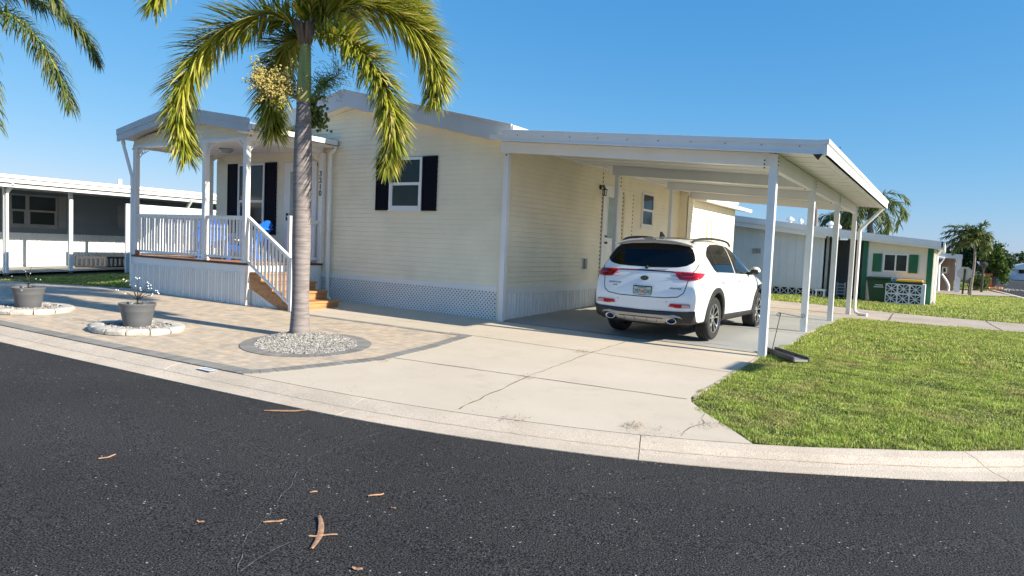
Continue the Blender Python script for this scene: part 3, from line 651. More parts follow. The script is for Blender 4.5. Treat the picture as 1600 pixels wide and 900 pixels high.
# bump-out at the back, in full sun
XB = -7.0
m = MB(); lap(m, (XB,YB), (XB,26.6), ZS, 3.25, (1,0)); m.box(XB-.1, XB-.002, YB+.02, 26.6, ZS, 3.25); m.box(XW, XB, YB-.04, YB+.02, ZS, 3.4); m.box(XB-.05, XB+.012, 26.6, 26.68, 0, 3.25); m.box(XB-.1,XB-.01,YB,26.6,-.05,ZS); m.build('bump_out_wall', M['siding'], house)
m = MB()
for i in range(12):
    a0 = PI*i/12; a1 = PI*(i+1)/12; c = Vector((XB+.02, 23.5, 2.35)); q = lambda a, r: c+Vector((0, r*.95*math.cos(a), r*1.25*math.sin(a))); m.prism([q(a0,.33), q(a1,.33), q(a1,.22), q(a0,.22)], (.035,0,0))
m.box(XB+.02, XB+.055, 23.5-.315, 23.5-.21, 1.6, 2.35); m.box(XB+.02, XB+.055, 23.5+.21, 23.5+.315, 1.6, 2.35); o = m.build('arched_vent', M['siding'], house)
m = MB(); m.box(XB+.012, XB+.02, 23.3, 23.7, 1.6, 2.6); m.build('vent_panel', M['siding'], o)
# corner posts and wall trim
m = MB(); m.box(XW-.115, XW+.014, YF-.018, YF+.0, -.03, ZE+.02); m.box(XW+.0, XW+.016, YF, YF+.115, -.03, 3.45); m.build('corner_trim', M['siding'], house, bev=.004)
m = MB(); m.box(XW+.002, XW+.02, YB-.12, YB-.04, 0, 3.3); m.box(XW+.02, XB+.0, YB-.06, YB-.045, .0, 3.3); m.box(XB-.02, XB+.018, YB-.06, YB+.06, 0, 3.25); m.build('corner_trim', M['siding'], house)
# roof: two slopes, rake fascia, eaves
OV = .28; YR = YF-OV
sl = (ZP-ZE)/(XW-XR_); sll = (ZP-ZE)/(XR_-XL)
XE = XW+.24; XEl = XL-.24; T = .35
def zr_(x): return ZE+(XW-x)*sl if x > XR_ else ZE+(x-XL)*sll
m = MB()
m.prism([(XR_,YR+.05,ZP+.06),(XE,YR+.05,zr_(XE)+.06),(XE,YR+.05,zr_(XE)+.16),(XR_,YR+.05,ZP+.16+.14)], (0,27.3-YR,0))
m.prism([(XR_,YR+.05,ZP+.30),(XEl,YR+.05,zr_(XEl)+.16),(XEl,YR+.05,zr_(XEl)+.06),(XR_,YR+.05,ZP+.06)], (0,27.3-YR,0))
m.build('roof', M['roof'], house)
def rake(m, xa, xb, y0, y1, top, bot, zf):
    m.prism([(xa,y0,zf(xa)+bot),(xb,y0,zf(xb)+bot),(xb,y0,zf(xb)+top),(xa,y0,zf(xa)+top)], (0,y1-y0,0))
m = MB(); rake(m, XR_, XE, YR-.0, YR+.045, T, .0, zr_); rake(m, XEl, XR_, YR, YR+.045, T, 0, zr_); rake(m, XR_, XE+.01, YR-.03, YR+.02, T+.02, T-.03, zr_); rake(m, XEl-.01, XR_, YR-.03, YR+.02, T+.02, T-.03, zr_)
m.build('rake_fascia', M['roof'], house, bev=.004)
m = MB(); rake(m, XR_, XE-.02, YR+.045, YF-.0, .05, .0, zr_); rake(m, XEl, XR_, YR+.045, YF-.0, .05, .0, zr_); m.build('soffit', M['siding'], house)
m = MB(); m.box(XE-.02, XE+.05, YR-.01, YB, zr_(XE)+.0, zr_(XE)+T-.005); m.box(XE-.02, XE+.03, YB, 27, zr_(XE)-.06, zr_(XE)+.12); m.prism([(XE-.1,YB+.5,3.22),(XE+.46,YB+.5,3.13),(XE+.46,YB+.5,3.25),(XE-.1,YB+.5,3.38)], (0,5.9,0)); m.build('eave_gutter', M['whitemetal'], house, bev=.006)
m = MB(); m.tube([(-9.0,19,3.9),(-9.0,19,4.62)], .06, 14); m.tube([(-9,19,4.55),(-9,19,4.66)], .085, 14); m.build('roof_vent_pipe', M['white'], house, smooth='auto')
# skirts
def corr(m, a, b, z0, z1, n, pitch=.30, depth=.022, z0f=None):   # ribbed vinyl skirt: wide flats with small ribs
    a = Vector((*a,0)); b = Vector((*b,0)); n = Vector((*n,0)); ln = (b-a).length; d = (b-a)/ln; prof = [(q*pitch, h_) for q, h_ in ((0,0),(.045,1),(.20,1),(.245,0),(.46,0),(.49,1),(.55,1),(.58,0),(.78,0),(.81,1),(.87,1),(.90,0))]; x = 0; P = []
    while x < ln:
        for q, h in prof:
            if x+q < ln: P.append((x+q, h))
        x += pitch
    P.append((ln, 0)); vs = []
    for q, h in P:
        c = a+d*q+n*h*depth; zb = z0 if z0f is None else H(c.x, c.y)-.03; vs += [(c.x,c.y,zb),(c.x,c.y,z1)]
    f = [(2*i, 2*i+2, 2*i+3, 2*i+1) for i in range(len(P)-1)]
    if d.cross(Vector((0,0,1))).dot(n) < 0: f = [q[::-1] for q in f]
    m.add(vs, f)
m = MB(); corr(m, (XW,YF+.12), (XW,YB), 0, .52, (1,0), pitch=.32, z0f=1); m.box(XW-.02, XW+.02, YF+.12, YB, .50, ZS+.004); m.build('side_skirt', M['white'], house)
m = MB()   # lattice skirt: crossed diagonal slats with small openings
x0, x1, z0, z1 = -12.36, XW-.12, -.06, .60
def lat(m, sg, y0, y1):
    sp = .085*math.sqrt(2)/1.0; w = .026; c = x0-(z1-z0)-.2
    while c < x1+(z1-z0)+.2:
        # centre line x = c + sg*(z-z0)
        pts = []
        for z in (z0, z1): pts.append((c+sg*(z-z0), z))
        (xa, za), (xb, zb) = pts
        def cl(x, z, xo, zo):
            if x < x0: t = (x0-x)/(xo-x); return x0, z+(zo-z)*t
            if x > x1: t = (x1-x)/(xo-x); return x1, z+(zo-z)*t
            return x, z
        if not (max(xa, xb) <= x0 or min(xa, xb) >= x1):
            A = cl(xa, za, xb, zb); B = cl(xb, zb, xa, za); hw = w*.92
            m.add([(A[0]-hw,y0,A[1]),(A[0]+hw,y0,A[1]),(B[0]+hw,y0,B[1]),(B[0]-hw,y0,B[1]),(A[0]-hw,y1,A[1]),(A[0]+hw,y1,A[1]),(B[0]+hw,y1,B[1]),(B[0]-hw,y1,B[1])], [(0,1,2,3),(1,5,6,2),(4,0,3,7)])
        c += sp/1.414*1.0
lat(m, 1, YF-.016, YF-.008); lat(m, -1, YF-.008, YF+.0)
o = m.build('lattice_skirt', M['white'], house)
m = MB(); m.box(-12.34, XW-.1, YF-.024, YF+.01, .56, ZS+.004); m.build('skirt_rail', M['white'], house, bev=.004)
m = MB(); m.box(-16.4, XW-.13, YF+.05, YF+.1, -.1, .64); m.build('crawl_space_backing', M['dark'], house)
m = MB(); m.box(-11.6, -7.45, YF-.04, YF-.0, -.08, -.015); m.build('skirt_kerb', M['concretestep'], house)

def window(x0, x1, z0, z1, y, parent, shut=True, ax='y', n=-1, sw=.38, name='window', blinds=True, rail=.5, fm='white'):
    # a double hung window on a wall of constant Y (ax='y') or X (ax='x'); n = outward sign
    def bx(m, a0, a1, o0, o1, b0, b1):
        lo, hi = sorted((y+n*o0, y+n*o1))
        if ax == 'y': m.box(a0, a1, lo, hi, b0, b1)
        else: m.box(lo, hi, a0, a1, b0, b1)
    f = .055; m = MB(); bx(m, x0, x1, .012, .05, z0, z0+f); bx(m, x0, x1, .012, .05, z1-f, z1); bx(m, x0, x0+f, .012, .052, z0+f, z1-f); bx(m, x1-f, x1, .012, .052, z0+f, z1-f)
    zm = z0+(z1-z0)*rail; bx(m, x0+f, x1-f, .012, .048, zm-.03, zm+.03); bx(m, x0+f, x0+f+.03, .012, .04, z0+f, zm-.03); bx(m, x1-f-.03, x1-f, .012, .04, z0+f, zm-.03); bx(m, x0+f+.03, x1-f-.03, .012, .04, z0+f, z0+f+.035); bx(m, x0-.02, x1+.02, .012, .06, z0-.03, z0)
    w = m.build(name, M[fm], parent, bev=.003)
    m = MB(); bx(m, x0+f, x1-f, .013, .030, zm+.03, z1-f); bx(m, x0+f+.03, x1-f-.03, .013, .026, z0+f+.035, zm-.03); m.build('pane', M['glass'], w)
    if shut:
        for s_, e_ in ((x0-sw-.015, x0-.015), (x1+.015, x1+sw+.015)):
            m = MB(); bx(m, s_, e_, .01, .036, z0-.01, z1+.005); 
            k = int((z1-z0-.14)/.045)
            for i in range(k): bx(m, s_+.045, e_-.045, .035, .042, z0+.06+i*.045, z0+.06+i*.045+.028)
            bx(m, s_, s_+.04, .035, .045, z0-.01, z1+.005); bx(m, e_-.04, e_, .035, .045, z0-.01, z1+.005)
            for zz in (z0-.01, (z0+z1)/2-.03, z1-.05): bx(m, s_+.04, e_-.04, .035, .045, zz, zz+.055)
            m.build('shutter', M['navy'], parent)
    return w
window(-10.27, -9.37, 2.13, 3.24, YF, house)
window(-15.46, -14.42, 1.50, 3.26, YF, house, sw=.42, rail=.46)
window(17.98, 18.85, 2.14, 3.10, XW, house, shut=False, ax='x', n=1)
# utility cupboard door flush in the siding, beside the side window
m = MB(); m.box(XW+.012, XW+.02, 16.72, 17.35, .95, 2.99); lap(m, (XW+.02,16.76), (XW+.02,17.31), .98, 2.95, (1,0)); o = m.build('cupboard_door', M['siding'], house)
m = MB()
for y in (16.69, 17.36):
    for k in range(22): m.box(XW+.012, XW+.024, y, y+.016, .72+k*.105, .72+k*.105+.05)
for k in range(27): m.box(XW+.012, XW+.022, 15.42, 15.435, .70+k*.1, .70+k*.1+.05)
for k in range(27): m.box(XW+.012, XW+.022, 16.5, 16.515, .70+k*.1, .70+k*.1+.05)
m.build('siding_channel', M['dark'], house)
# side door
m = MB(); m.box(XW+.012, XW+.045, 15.46, 15.56, .70, 3.04); m.box(XW+.012, XW+.045, 16.38, 16.48, .70, 3.04); m.box(XW+.012, XW+.047, 15.46, 16.48, 2.96, 3.06); m.box(XW+.0, XW+.06, 15.46, 16.48, .66, .70)
fr = m.build('side_door', M['white'], house, bev=.003)
m = MB(); m.box(XW+.012, XW+.035, 15.56, 16.38, .70, 2.96); m.box(XW+.035, XW+.042, 15.74, 16.20, 1.72, 1.76); m.box(XW+.035, XW+.042, 15.74, 16.20, 2.78, 2.82); m.box(XW+.035, XW+.042, 15.70, 15.74, 1.72, 2.82); m.box(XW+.035, XW+.042, 16.20, 16.24, 1.72, 2.82)
for z0_, z1_ in ((.82,1.12),(1.2,1.6)): m.box(XW+.035, XW+.038, 15.68, 15.95, z0_, z1_); m.box(XW+.035, XW+.038, 16.0, 16.26, z0_, z1_)
m.build('door_leaf', M['white'], fr)
m = MB(); m.box(XW+.035, XW+.039, 15.74, 16.2, 1.76, 2.78); m.build('door_glass', M['frost'], fr)
m = MB(); m.ball((XW+.08, 15.64, 1.64), .032, 12, 8); m.ball((XW+.065, 15.64, 1.80), .028, 12, 8); m.tube([(XW+.03,15.64,1.64),(XW+.06,15.64,1.64)], .02, 8); m.build('door_knob', M['black'], fr, smooth=True)
# wall lantern
m = MB(); m.lathe([(.001,-.0),(.055,.0),(.06,.015),(.05,.03),(.001,.03)], (XW+.014, 15.28, 2.98), 16, 'x'); m.tube([(XW+.03,15.28,2.98),(XW+.09,15.28,3.03),(XW+.14,15.28,3.0),(XW+.14,15.28,2.96)], .009, 8)
c = Vector((XW+.14, 15.28, 2.80)); m.lathe([(.012,.17),(.02,.15),(.075,.12),(.08,.115),(.06,.115)], c, 6)
for k in range(6): a = PI/3*k; m.tube([c+Vector((.062*math.cos(a),.062*math.sin(a),.115)), c+Vector((.048*math.cos(a),.048*math.sin(a),-.02))], .005, 5)
m.lathe([(.001,-.03),(.052,-.03),(.052,-.018),(.001,-.018)], c, 6); lan = m.build('wall_lantern', M['black'], house)
m = MB(); m.tube([c+Vector((0,0,.0)), c+Vector((0,0,.09))], .02, 8); m.build('lamp_glass', M['frost'], lan)
# outlet box and small steps by the side door
m = MB(); m.box(XW+.012, XW+.03, 14.50, 14.68, .98, 1.26); m.build('outlet_plate', M['white'], house); m = MB(); m.box(XW+.03, XW+.085, 14.53, 14.65, .99, 1.24); m.build('outlet_box', M['meter'], house, bev=.02)
st = thing('entry_steps', (-6.7, 16, .08), 'low tan concrete steps at the side door behind the car', 'steps')
m = MB(); m.box(-7.24, -6.5, 15.3, 16.6, 0, .42); m.build('upper_step', M['concretestep'], st, bev=.01); m = MB(); m.box(-6.5, -6.15, 15.2, 16.7, 0, .24); m.build('lower_step', M['concretestep'], st, bev=.01)
# front door behind the porch
m = MB(); m.box(-13.66, -13.58, YF-.05, YF-.012, .9, 3.22); m.box(-12.62, -12.54, YF-.05, YF-.012, .9, 3.22); m.box(-13.66, -12.54, YF-.052, YF-.012, 3.14, 3.24)
fd = m.build('front_door', M['white'], house, bev=.003)
m = MB(); m.box(-13.58, -12.62, YF-.045, YF-.012, .92, 3.14); m.build('door_leaf', M['white'], fd)
m = MB(); m.box(-13.45, -12.75, YF-.05, YF-.045, 1.05, 3.02); m.build('storm_glass', M['frost'], fd)
m = MB(); m.box(-13.54, -13.50, YF-.09, YF-.045, 1.85, 2.02); m.tube([(-13.52,YF-.09,1.9),(-13.38,YF-.09,1.9)], .012, 6); m.build('door_handle', M['black'], fd)

# ================================================================= THE PORCH
porch = thing('covered_porch', (-14.4, 10, 0), 'white railed front porch with a gable roof, wooden deck and house number post', 'porch')
PX0, PX1, PY = -16.62, -12.34, 9.05; ZD = .875; ZB = 3.42
m = MB()
for k in range(15): y = PY-.02+k*.142; m.box(PX0-.02, PX1+.02, y, min(y+.137, YF-.02), ZD-.03, ZD)
m.build('deck', M['deck'], porch)
m = MB(); m.box(PX0-.02, PX1+.025, PY-.035, PY-.022, ZD-.045, ZD-.002); m.box(PX1+.022, PX1+.035, PY-.03, YF-.02, ZD-.045, ZD-.002); m.build('deck_edge', M['deckedge'], porch)
m = MB(); m.box(PX0, PX1, PY-.012, PY+.03, ZD-.22, ZD-.045); m.box(PX1-.03, PX1+.012, PY+.03, YF-.02, ZD-.30, ZD-.045); m.box(PX1-.13, PX1+.017, PY-.016, PY+.09, -.14, ZD-.047); corr(m, (PX0,PY), (PX1-.12,PY), 0, ZD-.2, (0,-1), pitch=.235, depth=.036, z0f=1); corr(m, (PX1,PY+.09), (PX1,YF), 0, ZD-.28, (1,0), pitch=.235, z0f=1); corr(m, (PX0,YF), (PX0,PY), 0, ZD-.05, (-1,0), pitch=.3, z0f=1)
m.build('porch_skirt', M['white'], porch)
posts = [(PX0+.055,PY+.045),(-13.80,PY+.045),(PX1-.055,PY+.045),(PX0+.055,YF-.08)]
for i, (x, y) in enumerate(posts):
    m = MB(); w = .055; m.box(x-w, x+w, y-w, y+w, ZD, ZB); m.box(x-w-.012, x+w+.012, y-w-.012, y+w+.012, ZD, ZD+.05); m.box(x-w-.018, x+w+.018, y-w-.018, y+w+.018, ZB-.05, ZB); m.build('post', M['white'], porch, bev=.005)
x, y = PX1+.03, YF-.075
m = MB(); m.box(x-.055, x+.055, y-.055, y+.055, ZD, ZB); npst = m.build('post', M['white'], porch, bev=.005)
m = MB()
for k, ch in enumerate('3210'):
    text_mesh(ch, .175, Matrix.Translation((x+.0, y-.060, 2.93-k*.148))@Matrix.Rotation(PI/2, 4, 'X'), M['black'], 'house_number', npst, .006)
def rail(parent, a, b, z, gap=.115, name='railing', zt=.98, zb=.10, slope=0.):
    a = Vector((*a, z)); b = Vector((*b, z+slope)); d = b-a; ln = Vector((d.x,d.y,0)).length; m = MB(); u = Vector((0,0,1))
    m.bar(a+u*(zt-.02), b+u*(zt-.02), .075, .045); m.bar(a+u*(zt-.06), b+u*(zt-.06), .04, .04); m.bar(a+u*zb, b+u*zb, .045, .05)
    r = m.build(name, M['white'], parent, bev=.004); n = max(2, int(ln/gap))
    for k in range(1, n):
        p = a.lerp(b, k/n); m = MB(); m.bar(p+u*(zb+.02), p+u*(zt-.08), .034, .034, up=(0,1,0)); m.build('baluster', M['white'], r)
    return r
rail(porch, (PX0+.11,PY+.045), (-13.855,PY+.045), ZD); rail(porch, (-13.745,PY+.045), (PX1-.11,PY+.045), ZD); rail(porch, (PX0+.055,PY+.11), (PX0+.055,YF-.13), ZD)
rail(porch, (PX1-.055, 10.28), (PX1-.055, YF-.13), ZD)
m = MB(); m.box(PX1-.10, PX1-.01, 10.19, 10.28, ZD, ZD+1.02); m.box(PX1-.112, PX1+.002, 10.178, 10.292, ZD+1.02, ZD+1.05); m.build('newel_post', M['white'], porch, bev=.004)
# steps
SX0, SX1, SY0, SY1 = PX1+.03, -10.88, 9.16, 10.30
nst = 4; zg = -.02; rise = (ZD-zg)/5; run = (SX1-SX0)/nst
for s_ in (SY0, SY1-.04):
    poly = [(SX0, s_, ZD-.02-rise)]
    zt = ZD-.03-rise; x = SX0
    for k in range(nst): poly += [(x+run, s_, zt)] ; poly += [(x+run, s_, zt-rise)]; x += run; zt -= rise
    poly = [(SX0, s_, ZD-.05-rise)]; x = SX0; zt = ZD-.05-rise
    for k in range(nst): x += run; poly.append((x-.02, s_, zt)); zt -= rise; poly.append((x-.02, s_, max(zt, -.06)))
    poly.append((SX1-.36, s_, -.07)); poly.append((SX0, s_, ZD-.35-rise))
    m = MB(); m.prism(poly, (0,.04,0)); m.build('stringer', M['stepwood'], porch)
m = MB(); m.prism([(PX1+.012,SY0+.045,-.1),(SX1-.33,SY0+.045,-.08),(PX1+.012,SY0+.045,.46)], (0,.02,0)); [m.box(PX1+.06+k*.075, PX1+.075+k*.075, SY0+.035, SY0+.045, -.08, .30-k*.045) for k in range(9)]; m.build('step_skirt', M['white'], porch)
for k in range(nst):
    x0 = SX0+run*k; zt = ZD-rise*(k+1); m = MB(); m.box(x0-.0, x0+run/2+.005, SY0-.02, SY1+.02, zt-.04, zt); m.box(x0+run/2+.01, x0+run+.02, SY0-.02, SY1+.02, zt-.04, zt); m.box(x0+run-.03, x0+run-.005, SY0+.0, SY1-.0, zt-rise, zt-.042); m.build('tread', M['stepwood'], porch, bev=.004)
rail(porch, (PX1-.055+.055, 9.11), (-10.96, 9.11), ZD, name='stair_railing', slope=-(ZD+.0)+.06, zt=.98, zb=.03)
m = MB(); m.box(-11.0, -10.92, 9.07, 9.15, -.08, 1.05); m.build('newel_post', M['white'], porch, bev=.004)
# beams, ceiling, pediment
m = MB(); m.box(PX0-.01, PX1+.01, PY-.01, PY+.10, ZB, ZB+.07); m.box(PX1-.10, PX1+.01, PY+.10, YF-.02, ZB, ZB+.16); m.box(PX0-.01, PX0+.10, PY+.1, YF-.02, ZB, ZB+.16); m.build('beam', M['white'], porch, bev=.004)
m = MB(); m.box(PX0+.1, PX1-.1, PY+.1, YF-.02, ZB+.05, ZB+.09)
for k in range(6): m.box(PX0+.1+k*.69, PX0+.108+k*.69, PY+.1, YF-.02, ZB+.045, ZB+.05)
m.build('ceiling', M['ceiling'], porch)
XPm = (PX0+PX1)/2; ZK = 4.02; s2 = .168; 
def zp(x): return ZK-abs(x-XPm)*s2*1.0-.06
m = MB(); Wp = PX1-PX0
def clip2(z):
    h = (ZK-.06-z)/s2; h = min(h, Wp/2); return (.5-h/Wp, .5+h/Wp)
m.prism([(PX0,PY+.02,ZB+.07),(PX1,PY+.02,ZB+.07),(PX1,PY+.02,zp(PX1)),(XPm,PY+.02,ZK-.06),(PX0,PY+.02,zp(PX0))], (0,.05,0)); lap(m, (PX0,PY+.018), (PX1,PY+.018), ZB+.07, ZK-.07, (0,-1), clip2); m.build('pediment', M['siding'], porch)
PYR = PY-.27; PE = PX1+.40; PEl = PX0-.2
m = MB()
for e in (PE, PEl):
    q = [(XPm,PYR+.03,ZK-.02),(e,PYR+.03,zp(e)+.04),(e,PYR+.03,zp(e)+.12),(XPm,PYR+.03,ZK+.17)]
    m.prism(q, (0,YF-.01-PYR-.03,0))
m.build('roof', M['roof'], porch)
m = MB(); f2 = lambda x: zp(x)
rake(m, XPm, PE, PYR-.02, PYR+.03, .26, -.02, f2); rake(m, PEl, XPm, PYR-.02, PYR+.03, .26, -.02, f2); rake(m, XPm, PE, PYR-.035, PYR-.02, .26, .12, f2); rake(m, PEl, XPm, PYR-.035, PYR-.02, .26, .12, f2); m.build('rake_fascia', M['roof'], porch, bev=.003)
m = MB(); m.box(PX1+.0, PE-.02, PYR+.03, YF-.05, zp(PE)-.0, zp(PE)+.04); m.build('soffit', M['white'], porch)
m = MB(); ge = PE; m.box(ge-.01, ge+.09, PYR+.0, YF-.05, zp(PE)+.02, zp(PE)+.035); m.box(ge+.078, ge+.09, PYR+.0, YF-.05, zp(PE)+.02, zp(PE)+.14); m.box(ge-.012, ge+.0, PYR, YF-.05, zp(PE)+.0, zp(PE)+.15); m.box(ge-.01, ge+.09, PYR-.01, PYR+.005, zp(PE)+.02, zp(PE)+.14); m.box(ge-.01, ge+.09, YF-.065, YF-.05, zp(PE)+.02, zp(PE)+.14); m.build('gutter', M['whitemetal'], porch)
m = MB(); dx, dy = ge-.10, YF-.10
m.bar((ge+.04,dy,zp(PE)+.04), (ge+.04,dy,zp(PE)-.05), .07, .05, up=(0,1,0)); m.bar((ge+.04,dy,zp(PE)-.04), (dx,dy,zp(PE)-.16), .07, .05, up=(0,1,0)); m.bar((dx,dy,zp(PE)-.14), (dx,dy,.10), .075, .055, up=(0,1,0)); m.bar((dx,dy,.12), (dx+.55,dy-.32,.01), .075, .06); m.build('downspout', M['white'], porch, bev=.006)
m = MB(); m.bar((PX0-.14,PYR+.1,zp(PEl)+.02), (PX0-.10,PYR+.1,zp(PEl)-.1), .07, .05, up=(0,1,0)); m.bar((PX0-.2,PYR+.12,zp(PEl)+.0), (PX0-.02,PY-.02,2.75), .07, .05); m.bar((PX0-.02,PY-.02,2.8), (PX0-.02,PY-.02,.1), .05, .05, up=(0,1,0)); m.build('downspout', M['white'], porch)
# scroll brackets at the post heads
def scroll(p, d):
    m = MB(); p = Vector(p); d = Vector(d)
    for c0, r_ in ((.05,.045),(.115,.035),(.17,.028),(.06,.02)):
        pts = [p+d*(c0+r_*math.cos(a))+Vector((0,0,-.03-(.19-c0)*.55*.6-r_*math.sin(a)*1.0)) for a in np.linspace(0, 1.6*PI, 14)]; m.tube(pts, .009, 5)
    m.tube([p+Vector((0,0,-.25)), p+d*.08+Vector((0,0,-.13)), p+d*.24+Vector((0,0,-.015))], .010, 5); return m.build('scroll_bracket', M['white'], porch)
for x, s_ in ((PX0+.11,1),(-13.855,-1),(-13.745,1),(PX1-.11,-1)): scroll((x,PY+.045,ZB), (s_,0,0))
scroll((PX1-.055,PY+.10,ZB), (0,1,0)); scroll((PX1-.055,YF-.13,ZB), (0,-1,0)); scroll((PX0+.055,PY+.10,ZB), (0,1,0)); scroll((PX0+.055,YF-.14,ZB), (0,-1,0))
m = MB(); c = (-14.55, 10.1, ZB+.05); m.lathe([(.001,-.10),(.10,-.09),(.16,-.045),(.17,-.03),(.15,-.0)], c, 24); m.build('ceiling_lamp', M['frost'], porch, smooth=True)

# adirondack chairs (made once, copied) and a side table
def adirondack(label):
    t = thing('deck_chair', (0,0,0), label, 'chair', 'blue deck chairs on the porch', local=True)
    m = MB()
    for k in range(7): x = -.24+k*.08; h = .50+.14*math.cos((k-3)/3*1.2); m.bar((x*.9,.20,.30), (x*1.12,.20+h*.42,.30+h), .066, .018, up=(0,1,0))
    m.bar((-.27,.27,.42), (.27,.27,.42), .05, .03); m.bar((-.30,.42,.74), (.30,.42,.74), .05, .03); m.build('backrest', M['blue'], t)
    m = MB()
    for k in range(6): y = -.30+k*.09; m.bar((-.27,y,.36-.02*k), (.27,y,.36-.02*k), .078, .02)
    m.build('seat', M['blue'], t)
    for s_ in (-1, 1):
        m = MB(); m.bar((s_*.33,-.38,.56), (s_*.33,.38,.56), .13, .022); m.build('armrest', M['blue'], t)
        m = MB(); m.bar((s_*.29,-.33,0), (s_*.29,-.31,.55), .09, .025, up=(1,0,0)); m.build('leg', M['blue'], t)
        m = MB(); m.bar((s_*.26,-.36,.33), (s_*.26,.5,.05), .03, .10, up=(0,0,1)); m.bar((s_*.29,.33,.02), (s_*.29,.33,.55), .08, .022, up=(1,0,0)); m.build('side_rail', M['blue'], t)
    return t
c1 = adirondack('blue slatted deck chair left of the white table, behind the front porch railing'); c1.location = (-14.6, 9.8, ZD); c1.rotation_euler.z = PI+.9
c2 = copy_tree(c1); c2['label'] = 'blue slatted deck chair by the stair rail in front of the navy shutter'; c2.location = (-13.72, 10.15, ZD); c2.rotation_euler.z = -1.15
c1.rotation_euler.z = -2.2
t = thing('side_table', (-14.08, 9.95, ZD), 'small white table between the two blue porch chairs', 'table')
m = MB(); m.lathe([(.001,.44),(.24,.44),(.25,.45),(.25,.465),(.24,.475),(.001,.475)], (-14.08,9.95,ZD), 20); m.build('tabletop', M['white'], t)
for k in range(3): a = 2.1*k; m = MB(); m.tube([(-14.08+.18*math.cos(a),9.95+.18*math.sin(a),ZD+.44),(-14.08+.2*math.cos(a),9.95+.2*math.sin(a),ZD)], .015, 6); m.build('leg', M['white'], t)
t = MB(); t.lathe([(.001,0),(.04,0),(.055,.09),(.06,.09),(.06,.11),(.048,.11),(.045,.09)], (PX0+.17, PY+.03, ZD), 16); t.build('small_pot', M['terracotta'], None, label='small terracotta pot on the deck beside the left porch post', cat='pot')

# ================================================================= THE CARPORT
cp = thing('carport', (-4.6, 16, 0), 'long white aluminium carport roof on slim square posts over the parked car', 'carport')
CX0, CX1, CY0, CY1 = XE+.02, -1.56, 10.5, 21.7
def zc(x): return 3.015+.082*(-2.3-x)       # underside
PXr = -2.3
m = MB(); m.prism([(CX0-.3,CY0+.05,zc(CX0-.3)),(CX1-.02,CY0+.05,zc(CX1)),(CX1-.02,CY0+.05,zc(CX1)+.085),(CX0-.3,CY0+.05,zc(CX0-.3)+.085)], (0,CY1-CY0-.1,0))
n = 9
for k in range(1, n*2): y = CY0+k*(CY1-CY0)/(n*2); m.prism([(CX0,y,zc(CX0)-.001),(CX1-.1,y,zc(CX1-.1)-.001),(CX1-.1,y,zc(CX1-.1)-.008),(CX0,y,zc(CX0)-.008)], (0,.012,0))
m.build('roof_panel', M['ceiling'], cp)
m = MB(); fz = lambda x: zc(x)
rake(m, CX0, CX1, CY0, CY0+.045, .17, -.02, fz); rake(m, CX0, CX1, CY0-.02, CY0, .175, .10, fz); rake(m, CX0, CX1, CY0-.008, CY0, .0, -.03, fz)
m.build('front_fascia', M['whitemetal'], cp, bev=.003)
m = MB(); rake(m, CX0, CX1, CY1-.045, CY1, .17, -.02, fz); m.build('rear_fascia', M['whitemetal'], cp); m = MB()
for k in range(11): x = CX0+.35+k*.53; m.lathe([(.001,-.006),(.012,-.004),(.012,0)], (x, CY0-.008, fz(x)+.075), 6, 'y')
m.build('fascia_screws', M['meter'], cp)
m = MB(); zx = zc(CX1); m.box(CX1-.02, CX1+.03, CY0-.02, CY1+.02, zx-.035, zx+.115); m.box(CX1-.12, CX1+.05, CY0-.022, CY1+.022, zx+.12, zx+.185); m.box(CX1-.12, CX1+.03, CY0+.06, CY1, zx-.035, zx-.022); m.build('eave_gutter', M['white'], cp, bev=.004)
m = MB(); m.add([(CX1-.16,CY0-.012,zx-.02),(CX1-.03,CY0-.012,zx-.02),(CX1-.09,CY0+.03,zx-.10),(CX1-.09,CY0+.06,zx-.02)], [(0,1,2),(1,3,2),(0,2,3),(0,3,1)]); m.build('corner_bracket', M['black'], cp)
py_ = [10.82, 14.3, 17.85, 21.4]
tops = {}
for i, y in enumerate(py_):
    m = MB(); zt = zc(PXr)-.02; w = .056; x = PXr; m.box(x-w, x+w, y-w, y+w, H(x,y)-.02, zt); 
    for s_ in (-1, 1): m.box(x+w, x+w+.004, y+s_*w*.55-.012, y+s_*w*.55+.012, H(x,y), zt-.2)
    p = m.build('post', M['whitemetal'], cp, bev=.004)
    m = MB()
    for k in range(3): m.lathe([(.001,.010),(.013,.008),(.013,0)], (x+w, y, zt-.05-k*.055), 6, 'x'); m.lathe([(.001,-.010),(.013,-.008),(.013,0)], (x-w-.07, y-w-.012, zt-.09-k*.055), 6, 'y')
    m.build('bolts', M['black'], p)
for y in py_[1:3]:
    x = -6.38; m = MB(); w = .045; m.box(x-w, x+w, y-w, y+w, H(x,y)-.02, zc(x)-.2); m.build('post', M['whitemetal'], cp, bev=.004)
def beam(m, xa, xb, y, w, h): m.prism([(xa,y-w/2,zc(xa)-.005-h),(xb,y-w/2,zc(xb)-.005-h),(xb,y-w/2,zc(xb)-.005),(xa,y-w/2,zc(xa)-.005)], (0,w,0))
for i, y in enumerate(py_):
    m = MB(); xa = XW+.06 if i in (0,) else -6.5
    if i == 3: xa = XW+.06
    beam(m, xa, PXr-.05, y, .07, .20); beam(m, xa, PXr-.05, y, .082, .035); m.build('cross_beam', M['whitemetal'], cp, bev=.003)
m = MB(); z = zc(PXr)-.01; m.box(PXr-.04, PXr+.04, py_[0]+.05, CY1-.1, z-.23, z-.003); m.box(PXr-.047, PXr+.047, py_[0]+.05, CY1-.1, z-.245, z-.215); m.build('side_beam', M['ceiling'], cp, bev=.003)
